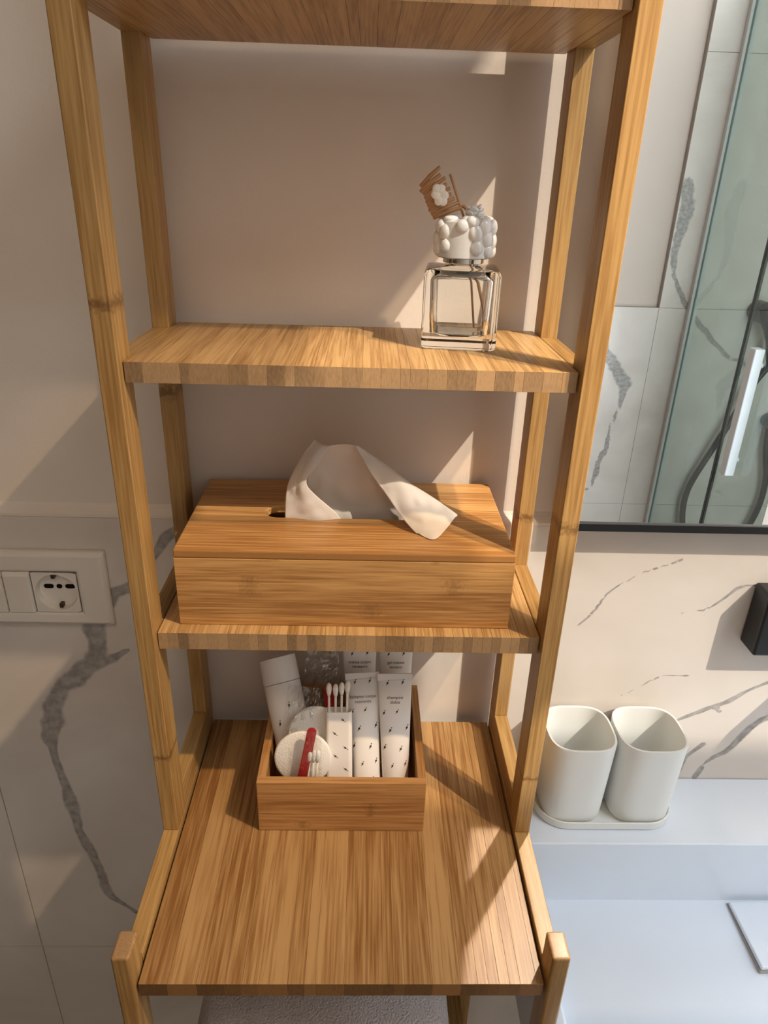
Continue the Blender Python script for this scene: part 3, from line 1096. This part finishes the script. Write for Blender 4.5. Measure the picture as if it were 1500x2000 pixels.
def text_mesh(s, size, depth=0.00006, align='CENTER'):
    cu = bpy.data.curves.new('lettering', 'FONT')
    cu.body = s
    cu.size = size
    cu.extrude = depth
    cu.align_x = align
    cu.resolution_u = 2
    ob = bpy.data.objects.new('lettering_tmp', cu)
    COL.objects.link(ob)
    dg = bpy.context.evaluated_depsgraph_get()
    me = bpy.data.meshes.new_from_object(ob.evaluated_get(dg))
    bpy.data.objects.remove(ob)
    return me


def dart(bm, x, z, yfun, ang, size, lean=1):
    """seed-like printed mark: dot, thin body and tail"""
    a = math.radians(ang)
    d = Vector((math.cos(a), 0, math.sin(a)))
    nrm = Vector((-math.sin(a), 0, math.cos(a)))

    def pt(u, v):
        q = Vector((x, 0, z)) + d * u * size + nrm * v * size
        return bm.verts.new((q.x, yfun(q.x, q.z), q.z))
    bm.faces.new([pt(-0.62, 0), pt(-0.2, -0.10), pt(0.1, -0.13), pt(0.52, 0.0), pt(0.1, 0.10), pt(-0.2, 0.07)])
    bm.faces.new([pt(0.05 + 0.22 * math.cos(t), -0.02 + 0.22 * math.sin(t)) for t in [i * math.pi / 4 for i in range(8)]])
    bm.faces.new([pt(0.60 + 0.12 * math.cos(t), 0.02 + 0.12 * math.sin(t)) for t in [i * math.pi / 3 for i in range(6)]])


def make_tube(name, base, top, wb, wt, L_text, label, marks, group, text_z, text_size):
    mt = axis_matrix(base, top)
    L = (Vector(top) - Vector(base)).length
    o = thing(name, (0, 0, 0), label, 'tube', group)
    o.matrix_world = mt
    zc = 0.018      # cap height (the tube stands on its cap)

    def dims(z):
        t = max(0.0, min(1.0, (z - zc) / (L - zc)))
        return wb + (wt - wb) * t, wb * (1 - t) ** 0.9 + 0.0009
    rings = []
    for i in range(15):
        z = zc + (L - 0.006 - zc) * i / 14
        hw, hd = dims(z)
        rings.append([(hw * math.cos(a), hd * math.sin(a), z) for a in [2 * math.pi * k / 28 for k in range(28)]])
    body = BM().loft(rings).to('tube_body', 'tube', o, None, True)
    autosmooth(body, 60)
    hw, hd = dims(L)
    cr = BM().box(-hw - 0.0002, hw + 0.0002, -0.0011, 0.0011, L - 0.0068, L).bevel(0.0003, 1).to('crimp', 'tube', o)
    cp = BM().loft([[(r * math.cos(2 * math.pi * k / 28), r * math.sin(2 * math.pi * k / 28), z) for k in range(28)] for (r, z) in ((wb * 0.97, 0.0), (wb * 1.02, 0.0006), (wb * 1.02, zc))]).to('cap', 'tube', o)
    autosmooth(cp, 40)

    def yfun(x, z):
        hw, hd = dims(z)
        return -hd * math.sqrt(max(0.0, 1 - (x / hw) ** 2)) - 0.00025
    pm = bmesh.new()
    for (x, z, ang, sz) in marks:
        hw, _ = dims(z * L)
        dart(pm, x * hw, z * L, yfun, ang, sz)
    me = bpy.data.meshes.new('printed_marks')
    pm.to_mesh(me)
    pm.free()
    obj('printed_marks', me, 'print', body)
    for i, s in enumerate(L_text):
        tm = text_mesh(s, text_size)
        for v in tm.vertices:
            x, y, dz = v.co
            z = text_z * L - i * text_size * 1.05 + y
            v.co = (x, yfun(x, z) - 0.00005 - dz * 0.5, z)
        obj('lettering', tm, 'print', body)
    return o


MK = [(-0.45, 0.93, 62, .0045), (0.45, 0.935, 62, .0045), (0.1, 0.72, 55, .0040), (-0.72, 0.71, 62, .0045), (-0.35, 0.585, 58, .0048), (0.75, 0.60, 62, .0048),
      (-0.75, 0.46, 66, .0046), (0.35, 0.45, 62, .0048), (-0.25, 0.33, 62, .0040), (0.7, 0.34, 66, .0042), (0.4, 0.215, 60, .0042), (-0.6, 0.18, 66, .0042)]
make_tube('cosmetic_tube', (0.0440, 0.1615, 0.0056), (0.0414, 0.2205, 0.1150), 0.0118, 0.0164, ['shampoo', 'dolce'],
          'white patterned tube printed shampoo dolce, front right in the bamboo box', MK, 'white patterned tubes in the bamboo box', 0.815, 0.0042)
make_tube('cosmetic_tube', (0.0182, 0.1640, 0.0056), (0.0100, 0.2260, 0.1115), 0.0126, 0.0160, ['balsamo corpo', 'nutriente'],
          'white patterned tube printed balsamo corpo nutriente, front left of the tubes', MK, 'white patterned tubes in the bamboo box', 0.81, 0.0042)
MK2 = [(-0.45, 0.865, 62, .0045), (0.45, 0.87, 62, .0045), (0.1, 0.66, 55, .0040), (-0.5, 0.55, 62, .0045)]
make_tube('cosmetic_tube', (0.0450, 0.2280, 0.0056), (0.0432, 0.2555, 0.1330), 0.0122, 0.0172, ['gel intimo', 'lenitivo'],
          'white patterned tube printed gel intimo lenitivo, behind the shampoo tube', MK2, 'white patterned tubes in the bamboo box', 0.79, 0.0042)
make_tube('cosmetic_tube', (0.0110, 0.2290, 0.0056), (0.0070, 0.2555, 0.1330), 0.0122, 0.0174, ['crema corpo', 'idratante'],
          'white patterned tube printed crema corpo idratante, behind the balsamo tube', MK2, 'white patterned tubes in the bamboo box', 0.79, 0.0042)

# white bottle with a flat cap leaning out at the left
base, top = Vector((-0.0470, 0.1870, 0.0270)), Vector((-0.0740, 0.2480, 0.1120))
jm = axis_matrix(base, top)
JL = (top - base).length
jar = thing('lotion_bottle', (0, 0, 0), 'white capped cylindrical bottle leaning to the left in the bamboo box', 'bottle')
jar.matrix_world = jm
R = 0.0178
cyl = lambda rz: [[(r * math.cos(2 * math.pi * k / 36), r * math.sin(2 * math.pi * k / 36), z) for k in range(36)] for (r, z) in rz]
jb = autosmooth(BM().loft(cyl(((R - 0.001, 0), (R, 0.001), (R, JL - 0.0255)))).to('bottle_body', 'tube', jar), 40)
autosmooth(BM().loft(cyl(((R - 0.0004, JL - 0.0252), (R + 0.0002, JL - 0.0248), (R + 0.0002, JL - 0.001), (R - 0.001, JL)))).to('cap', 'tube', jar), 40)
yj = lambda x, z: -math.sqrt(max(0.0, R * R - x * x)) - 0.0002
pm = bmesh.new()
dart(pm, 0.004, JL - 0.047, yj, 75, 0.005)
dart(pm, -0.008, JL - 0.062, yj, 75, 0.005)
dart(pm, 0.012, JL - 0.060, yj, 75, 0.005)
me = bpy.data.meshes.new('printed_marks')
pm.to_mesh(me)
pm.free()
obj('printed_marks', me, 'print', jb)

# swab box with marks and its cotton swabs
base, top = Vector((-0.0085, 0.1570, 0.0056)), Vector((-0.0105, 0.1880, 0.0985))
sm = axis_matrix(base, top)
SL = (top - base).length
sbx = thing('swab_carton', (0, 0, 0), 'narrow white card sleeve with grey marks holding cotton swabs', 'carton')
sbx.matrix_world = sm
swx, swy = 0.0122, 0.0068
rect = rrect(2 * swx, 2 * swy, 0.004, 4)
rin = rrect(2 * swx - 0.0012, 2 * swy - 0.0012, 0.0036, 4)
sl = BM().loft([ring_at(rect, 0), ring_at(rect, SL), ring_at(rin, SL), ring_at(rin, 0.002)]).to('sleeve', 'card', sbx)
autosmooth(sl, 45)
pm = bmesh.new()
yc2 = lambda x, z: -swy - 0.0002
for (x, z, ang) in ((-0.0035, 0.80, -42), (-0.003, 0.58, -42), (0.006, 0.66, -40), (0.0062, 0.45, -40), (-0.003, 0.36, -35), (0.0062, 0.27, -40), (-0.006, 0.16, -42), (0.004, 0.93, -42)):
    dart(pm, x, z * SL, yc2, ang, 0.0045)
me = bpy.data.meshes.new('printed_marks')
pm.to_mesh(me)
pm.free()
obj('printed_marks', me, 'print_soft', sl)


def make_swab(p, q, label, group):
    p, q = Vector(p), Vector(q)
    o = thing('cotton_swab', p, label, 'cotton swab', group)
    d = q - p
    BM().tube([(0, 0, 0), d * 0.5, d * 0.96], 0.00115, 8).to('stick', 'stick', o, None, True)
    u = d.normalized()
    L = d.length
    BM().tube([u * (L - 0.0125), u * (L - 0.009), u * (L - 0.005), u * (L - 0.0015), u * L], [0.0012, 0.0022, 0.0027, 0.0021, 0.0006], 10).to('cotton_tip', 'cotton', o, None, True)
    return o


loc = lambda x, y, z: sm @ Vector((x, y, z))
for (x, dx, dz, lab) in ((-0.0085, -0.0002, 0.0, 'leftmost'), (-0.0040, 0.0004, -0.001, 'second'), (0.0005, 0.0008, 0.0005, 'third'), (0.0046, 0.0012, 0.002, 'rightmost')):
    nm = {'leftmost': 'cotton swab tip farthest left above the white card sleeve', 'second': 'cotton swab second from the left in the card sleeve',
          'third': 'cotton swab third from the left in the card sleeve', 'rightmost': 'cotton swab farthest right in the card sleeve, next to the tubes'}[lab]
    make_swab(loc(x, 0.001, 0.004), loc(x + dx * 3, 0.0045, SL + 0.024 + dz), nm, 'swabs in the card sleeve')

# cotton pads
def disc(name, c, r, thick, tilt, label, group):
    rings = []
    for (rr_, z) in ((r * 0.93, -thick / 2), (r, -thick / 4), (r, thick / 4), (r * 0.93, thick / 2), (r * 0.5, thick * 0.62)):
        rings.append([(rr_ * math.cos(2 * math.pi * k / 40), rr_ * math.sin(2 * math.pi * k / 40), z) for k in range(40)])
    o = BM().loft(rings).to(name, 'cotton', None, None, True)
    o.location = c
    o.rotation_euler = tilt
    return tag(o, label, 'cotton pad', group)


disc('cotton_pad', (-0.0420, 0.1675, 0.0600), 0.0262, 0.003, (math.radians(76), 0, math.radians(-2)), 'round white cotton pad in the front left of the bamboo box', 'cotton pads in the box')
disc('cotton_pad', (-0.0310, 0.1850, 0.0720), 0.0262, 0.003, (math.radians(66), 0, math.radians(-4)), 'round cotton pad behind the crumpled clear film, left of the swabs', 'cotton pads in the box')


def file_board(p, q, wdt, label):
    p, q = Vector(p), Vector(q)
    mt = axis_matrix(p, q)
    L = (q - p).length
    o = thing('nail_file', (0, 0, 0), label, 'nail file', 'red nail files in the box')
    o.matrix_world = mt
    pts = []
    for i in range(9):
        a = math.radians(180 * i / 8)
        pts.append((wdt / 2 * math.cos(a), L - wdt / 2 + wdt / 2 * math.sin(a)))
    for i in range(9):
        a = math.radians(180 + 180 * i / 8)
        pts.append((wdt / 2 * math.cos(a), wdt / 2 + wdt / 2 * math.sin(a)))
    BM().loft([[(x, -0.0007, z) for (x, z) in pts], [(x, 0.0007, z) for (x, z) in pts]]).to('board', 'red', o)
    k = 0.82
    BM().loft([[(x * k, -0.0009, (z - L / 2) * 0.97 + L / 2) for (x, z) in pts], [(x * k, -0.0007, (z - L / 2) * 0.97 + L / 2) for (x, z) in pts]]).to('abrasive_face', 'red', o)
    return o


file_board((-0.0500, 0.1480, 0.0065), (-0.0325, 0.1630, 0.0990), 0.0085, 'dark red nail file slanting across the white cotton pad')
file_board((-0.0185, 0.2000, 0.0062), (-0.0205, 0.2130, 0.1075), 0.0095, 'red strip standing upright behind the cotton swabs')
for k, (x0, x1, lab) in enumerate(((-0.0405, -0.0345, 'nearest the red file'), (-0.0360, -0.0310, 'in the middle'), (-0.0320, -0.0278, 'nearest the card sleeve'))):
    make_swab((x0, 0.1500, 0.007), (x1, 0.1600, 0.0765), 'wrapped cotton swab lying in clear film, ' + lab, 'wrapped swabs in film')


# crumpled clear films
def film(name, c0, c1, c2, c3, amp, label, seed, nu=26, nv=26, freq=90):
    bm = bmesh.new()
    c0, c1, c2, c3 = map(Vector, (c0, c1, c2, c3))
    nrm = (c1 - c0).cross(c3 - c0).normalized()
    g = []
    for j in range(nv + 1):
        row = []
        for i in range(nu + 1):
            u, v = i / nu, j / nv
            p = c0.lerp(c1, u).lerp(c3.lerp(c2, u), v)
            h = 1.4 * abs(mnoise.noise(p * freq + Vector((seed, 1.7, 0)))) + 0.8 * abs(mnoise.noise(p * freq * 2.3 + Vector((0, seed, 0))))
            bulge = math.sin(math.pi * u) * 0.003
            row.append(bm.verts.new(p + nrm * (amp * h + bulge)))
        g.append(row)
    for j in range(nv):
        for i in range(nu):
            bm.faces.new((g[j][i], g[j][i + 1], g[j + 1][i + 1], g[j + 1][i]))
    me = bpy.data.meshes.new(name)
    bm.to_mesh(me)
    bm.free()
    cen = (c0 + c1 + c2 + c3) / 4
    me.transform(Matrix.Translation(-cen))
    o = obj(name, me, 'film')
    o.location = cen
    return tag(o, label, 'plastic film')


film('clear_film', (-0.0660, 0.1790, 0.045), (-0.0260, 0.1790, 0.045), (-0.0270, 0.2020, 0.112), (-0.0580, 0.2080, 0.112), 0.0035, 'crumpled clear plastic film over the white bottle and rear cotton pad', 3.0)
film('clear_film', (-0.0480, 0.1475, 0.012), (-0.0245, 0.1475, 0.012), (-0.0245, 0.1600, 0.100), (-0.0390, 0.1600, 0.100), 0.0018, 'shiny clear wrapper around the red nail file and swabs', 8.0, freq=140)
film('clear_film', (-0.0470, 0.2420, 0.060), (-0.0120, 0.2420, 0.060), (-0.0110, 0.2520, 0.122), (-0.0460, 0.2520, 0.122), 0.0030, 'crumpled clear film at the back of the bamboo box', 14.0)

# ------------------------------------------------------------------ wall socket
PX0, PX1, PZ0, PZ1 = -0.3960, -0.2452, 0.1172, 0.2015
so = thing('wall_socket', ((PX0 + PX1) / 2, YT, (PZ0 + PZ1) / 2), 'white wall socket plate with rocker switches on the marble at left', 'socket')
SO = Vector(so.location)
WX0, WX1, WZ0, WZ1 = -0.3690, -0.2745, 0.1325, 0.1795
fr = bmesh.new()


def rc(x0, x1, z0, z1, y):
    return [(x0 - SO.x, y - SO.y, z0 - SO.z), (x1 - SO.x, y - SO.y, z0 - SO.z), (x1 - SO.x, y - SO.y, z1 - SO.z), (x0 - SO.x, y - SO.y, z1 - SO.z)]


B3 = BM()
B3.bm.free()
B3.bm = fr
yf_ = YT - 0.0085
B3.loft([rc(PX0, PX1, PZ0, PZ1, YT), rc(PX0, PX1, PZ0, PZ1, YT - 0.0050), rc(PX0 + 0.004, PX1 - 0.004, PZ0 + 0.004, PZ1 - 0.004, yf_),
         rc(WX0 - 0.003, WX1 + 0.003, WZ0 - 0.003, WZ1 + 0.003, yf_ + 0.0006), rc(WX0, WX1, WZ0, WZ1, yf_ + 0.0016), rc(WX0, WX1, WZ0, WZ1, YT - 0.0005)])
o = B3.to('frame', 'plate', so)
bvm = o.modifiers.new('edge', 'BEVEL'); bvm.width = 0.0012; bvm.segments = 2
# rocker switches
for (x0, x1) in ((-0.3686, -0.3478), (-0.3470, -0.3205)):
    b = BM()
    b.loft([rc(x0, x1, WZ0 + 0.0006, WZ1 - 0.0006, YT - 0.001), rc(x0, x1, WZ0 + 0.0006, WZ1 - 0.0006, yf_ + 0.001),
            rc(x0 + 0.0012, x1 - 0.0012, WZ0 + 0.0010, WZ1 - 0.0045, yf_ - 0.0012)])
    o = b.to('rocker_switch', 'plate', so)
    bvm = o.modifiers.new('edge', 'BEVEL'); bvm.width = 0.0005; bvm.segments = 2
# earthed socket: square face, round dished well, pin holes, earth clips
SX, SZ = -0.2966, 0.1560
face = bmesh.new()
NS = 40
r0 = 0.0205
sq0 = (-0.3192, -0.2750, WZ0 + 0.0005, WZ1 - 0.0005)
y1 = yf_ + 0.0012
cir = []
sqr = []
for k in range(NS):
    a = 2 * math.pi * k / NS
    cir.append((SX + r0 * math.cos(a), SZ + r0 * math.sin(a)))
    ux, uz = math.cos(a), math.sin(a)
    t = min(((sq0[1] if ux > 0 else sq0[0]) - SX) / ux if abs(ux) > 1e-9 else 9, ((sq0[3] if uz > 0 else sq0[2]) - SZ) / uz if abs(uz) > 1e-9 else 9)
    sqr.append((SX + ux * t, SZ + uz * t))
lv = lambda pts, y: [face.verts.new((x - SO.x, y - SO.y, z - SO.z)) for (x, z) in pts]
v0, v1 = lv(sqr, y1), lv(cir, y1)
v2 = lv([(SX + (x - SX) * 0.93, SZ + (z - SZ) * 0.93) for (x, z) in cir], y1 + 0.0060)
for k in range(NS):
    l = (k + 1) % NS
    face.faces.new((v0[k], v0[l], v1[l], v1[k]))
    face.faces.new((v1[k], v1[l], v2[l], v2[k]))
face.faces.new(v2)
bmesh.ops.recalc_face_normals(face, faces=face.faces[:])
me = bpy.data.meshes.new('socket_face')
face.to_mesh(me)
face.free()
sf = obj('socket_face', me, 'plate', so)
yw = y1 + 0.0060


def pill(cx, cz, hw, hr):
    pts = []
    for i in range(9):
        a = math.radians(-90 + 180 * i / 8)
        pts.append((cx + hw + hr * math.cos(a), cz + hr * math.sin(a)))
    for i in range(9):
        a = math.radians(90 + 180 * i / 8)
        pts.append((cx - hw + hr * math.cos(a), cz + hr * math.sin(a)))
    b = BM()
    b.loft([[(x - SO.x, yw - 0.0004 - SO.y, z - SO.z) for (x, z) in pts], [(x - SO.x, yw + 0.0002 - SO.y, z - SO.z) for (x, z) in pts]])
    return b.to('pin_hole', 'hole', sf)


pill(-0.3062, 0.1600, 0.0024, 0.0025)
pill(-0.2957, 0.1600, 0.0003, 0.0026)
pill(-0.2850, 0.1600, 0.0024, 0.0025)
for (cx, cz, s) in ((-0.2985, 0.1735, 1), (-0.2950, 0.1400, -1)):
    b = BM().box(cx - 0.0016 - SO.x, cx + 0.0016 - SO.x, y1 + 0.0005 - SO.y, yw - SO.y, cz - 0.0022 - SO.z, cz + 0.0022 - SO.z)
    b.to('earth_clip', 'brass', sf)

# ------------------------------------------------------------------ mirror
MX0, MX1, MZ0, MZ1, MY = 0.2000, 0.74, 0.2443, 1.15, 0.2715
mi = thing('wall_mirror', ((MX0 + MX1) / 2, YT, MZ0), 'large wall mirror in a thin black frame above the washbasin', 'mirror')
MO = Vector(mi.location)


def mpart(name, x0, x1, y0, y1, z0, z1, mat, bev=0.0):
    b = BM().box(x0 - MO.x, x1 - MO.x, y0 - MO.y, y1 - MO.y, z0 - MO.z, z1 - MO.z)
    if bev:
        b.bevel(bev, 2)
    return b.to(name, mat, mi)


fw_ = 0.0075
mpart('mirror_glass', MX0 + fw_, MX1 - fw_, MY + 0.0030, MY + 0.0070, MZ0 + fw_, MZ1 - fw_, 'mirror')
mpart('backing', MX0 + 0.004, MX1 - 0.004, MY + 0.0071, YT, MZ0 + 0.004, MZ1 - 0.004, 'black')
mpart('frame_bar', MX0, MX1, MY, YT, MZ0, MZ0 + fw_, 'black')
mpart('frame_bar', MX0, MX1, MY, YT, MZ1 - fw_, MZ1, 'black')
mpart('frame_bar', MX0, MX0 + fw_, MY, YT, MZ0 + fw_, MZ1 - fw_, 'black')
mpart('frame_bar', MX1 - fw_, MX1, MY, YT, MZ0 + fw_, MZ1 - fw_, 'black')

# ------------------------------------------------------------------ washbasin
CZ, BZ, RY = -0.0920, -0.1800, 0.2037
wsb = thing('washbasin', (0.6, 0.18, -0.26), 'white solid-surface washbasin with raised back ledge under the mirror', 'washbasin')
WO = Vector(wsb.location)


def wpart(name, x0, x1, y0, y1, z0, z1, mat='ceramic', bev=0.0025, parent=wsb):
    b = BM().box(x0 - WO.x, x1 - WO.x, y0 - WO.y, y1 - WO.y, z0 - WO.z, z1 - WO.z)
    if bev:
        b.bevel(bev, 3)
    return autosmooth(b.to(name, mat, parent), 50)


BX0, BX1 = 0.1830, 0.78
wpart('back_ledge', BX0, BX1, RY, YT - 0.0003, -0.26, CZ, bev=0.0018)
# basin: sloped floor with raised left and front lips
b = BM()
sec = [(RY, -0.26), (RY, BZ), (0.0930, BZ - 0.004), (0.0800, BZ - 0.002), (0.0600, BZ + 0.010), (-0.06, BZ + 0.012), (-0.06, -0.26)]
b.loft([[(x - WO.x, y - WO.y, z - WO.z) for (y, z) in sec] for x in (0.2080, BX1)])
autosmooth(b.to('basin', 'ceramic', wsb), 30)
wpart('side_lip', BX0, 0.2079, -0.06, RY - 0.0002, -0.26, BZ + 0.012, bev=0.004)
dc = wpart('drain_cover', 0.4220, 0.62, 0.1250, 0.1985, BZ + 0.0012, BZ + 0.0060, bev=0.0018)
gk = wpart('drain_seam', 0.4213, 0.6207, 0.1243, 0.1992, BZ - 0.003, BZ + 0.0011, 'grout', bev=0.0)

# ------------------------------------------------------------------ cups on their tray
def stadium(w_, d_, r, z, cx=0, cy=0, n=8):
    return [(x, y, z) for (x, y) in rrect(w_, d_, r, n, cx, cy)]


TCX, TCY = 0.2805, 0.2580
ct = thing('cup_tray', (TCX, TCY, CZ + 0.0002), 'low cream oval tray under the two tumblers on the basin ledge', 'tray')
tw, td = 0.1530, 0.0750
b = BM().loft([stadium(tw - 0.006, td - 0.006, 0.031, 0), stadium(tw - 0.001, td - 0.001, 0.033, 0.0015), stadium(tw, td, 0.0335, 0.0105), stadium(tw - 0.0016, td - 0.0016, 0.033, 0.0112),
               stadium(tw - 0.004, td - 0.004, 0.032, 0.0105), stadium(tw - 0.005, td - 0.005, 0.0315, 0.0035)])
autosmooth(b.to('tray_body', 'cup', ct), 40)


def superell(a, z, nexp=3.2, n=56):
    pts = []
    for k in range(n):
        t = 2 * math.pi * k / n
        c, s = math.cos(t), math.sin(t)
        pts.append((a * math.copysign(abs(c) ** (2 / nexp), c), a * 0.985 * math.copysign(abs(s) ** (2 / nexp), s), z))
    return pts


def make_cup(x, y, label):
    o = thing('tumbler', (x, y, CZ + 0.0040), label, 'cup', 'cream tumblers on the basin')
    a0, a1, hh = 0.0330, 0.0362, 0.1060
    rings = [superell(a0 - 0.006, 0), superell(a0 - 0.002, 0.0010), superell(a0, 0.005), superell((a0 + a1) / 2, hh * 0.5), superell(a1, hh - 0.0012), superell(a1 - 0.0004, hh)]
    rings += [superell(a1 - 0.0022, hh), superell(a1 - 0.0028, hh - 0.0012), superell((a0 + a1) / 2 - 0.0026, hh * 0.5), superell(a0 - 0.003, 0.008), superell(a0 - 0.008, 0.004)]
    c = BM().loft(rings).to('cup_body', 'cup', o)
    autosmooth(c, 50)
    return o


make_cup(0.2430, 0.2575, 'cream rounded-square tumbler on the left, partly behind the bamboo upright')
make_cup(0.3180, 0.2575, 'cream rounded-square tumbler on the right end of the tray')

# ------------------------------------------------------------------ black wall faucet at the right edge
dp = thing('wall_faucet', (0.5050, YT, 0.1060), 'black wall-mounted faucet plate at the right edge below the mirror', 'faucet')
o = BM().box(-0.0930, 0.0930, -0.0300, -0.0005, 0.0, 0.0720).bevel(0.003, 3).to('plate', 'black', dp)
autosmooth(o, 50)
BM().tube([(0.050, -0.028, 0.040), (0.050, -0.09, 0.040), (0.050, -0.12, 0.039), (0.050, -0.13, 0.030)], 0.010, 14).to('shadow_spout', 'black', dp, None, True)  # out of view, added to cast the shadow band on the tile

# ------------------------------------------------------------------ lower shelf and towel under the board
slab('lower_shelf', -I + G, I - G, 0.03, 0.28, -0.460, -0.446, [0.012, 0.0135], 'strip', 21)
tw_o = thing('folded_towel', (-0.024, 0.15, -0.446), 'grey folded towel stack under the lowest board', 'towel')
for k in range(5):
    z0 = 0.001 + k * 0.040
    prof = []
    b = BM()
    rad = 0.0195
    rings = []
    for (y, s) in ((-0.112, 0.86), (-0.105, 0.97), (0.0, 1.0), (0.085, 1.0)):
        ring = []
        for q in rrect(0.262 * (0.99 + 0.01 * s), 0.039 * s, 0.016 * s, 6):
            ring.append((q[0] + 0.002 * math.sin(k * 2.1), y, z0 + 0.0195 + q[1]))
        rings.append(ring)
    b.loft(rings)
    autosmooth(b.to('towel_fold', 'towel', tw_o), 60)

# ------------------------------------------------------------------ shower (seen in the mirror)
sg = thing('shower_screen', (0.94, YF, ZF), 'tinted glass shower screen with pale edge seal, reflected in the mirror', 'shower screen')
SGO = Vector(sg.location)


def gpart(name, x0, x1, y0, y1, z0, z1, mat):
    return BM().box(x0 - SGO.x, x1 - SGO.x, y0 - SGO.y, y1 - SGO.y, z0 - SGO.z, z1 - SGO.z).to(name, mat, sg)


gpart('edge_seal', 0.930, 0.952, YF + 0.0005, YF + 0.018, ZF, 1.05, 'gasket')
gpart('fixed_pane', 0.937, 0.943, YF + 0.0182, -0.870, ZF, 1.05, 'shower_glass')
gpart('pane_joint', 0.936, 0.944, -0.8698, -0.860, ZF, 1.05, 'black')
gpart('door_pane', 0.937, 0.943, -0.8598, -0.60, ZF, 1.05, 'shower_glass')
b = BM().box(0.905 - SGO.x, 0.929 - SGO.x, -0.775 - SGO.y, -0.745 - SGO.y, -0.100 - SGO.z, 0.215 - SGO.z).bevel(0.003, 2)
autosmooth(b.to('door_handle', 'handle', sg), 50)
for z in (-0.06, 0.175):
    BM().tube([(0.929 - SGO.x - 0.001, -0.760 - SGO.y, z - SGO.z), (0.937 - SGO.x, -0.760 - SGO.y, z - SGO.z)], 0.006, 10).to('handle_post', 'handle', sg)

sh = thing('hand_shower', (1.14, YF, 0.245), 'black hand shower with holder and looping hose, reflected in the mirror', 'shower')
SHO = Vector(sh.location)
sl_ = lambda *p: Vector(p) - SHO
BM().tube([sl_(1.135, YF + 0.002, 0.235), sl_(1.135, YF + 0.05, 0.235)], 0.030, 20).to('holder', 'hose', sh, None, False)
BM().tube([sl_(1.135, YF + 0.048, 0.25), sl_(1.170, YF + 0.055, 0.16), sl_(1.185, YF + 0.055, 0.09)], [0.022, 0.016, 0.012], 14).to('handset', 'hose', sh, None, True)
hp = [(1.185, YF + 0.05, 0.09), (1.150, YF + 0.045, 0.02), (1.115, YF + 0.04, -0.09), (1.075, YF + 0.035, -0.20), (1.045, YF + 0.03, -0.29), (1.035, YF + 0.03, -0.36), (1.05, YF + 0.03, -0.45), (1.10, YF + 0.03, -0.53),
      (1.18, YF + 0.03, -0.55), (1.25, YF + 0.03, -0.48), (1.28, YF + 0.03, -0.38), (1.28, YF + 0.03, -0.28), (1.255, YF + 0.03, -0.18), (1.25, YF + 0.02, -0.10)]
hv = [Vector(q) - SHO for q in hp]
BM().tube([catmull(hv, i / 60) for i in range(61)], 0.0095, 10).to('hose', 'hose', sh, None, True)
BM().tube([sl_(1.25, YF + 0.002, -0.09), sl_(1.25, YF + 0.05, -0.09)], 0.022, 18).to('mixer', 'hose', sh)
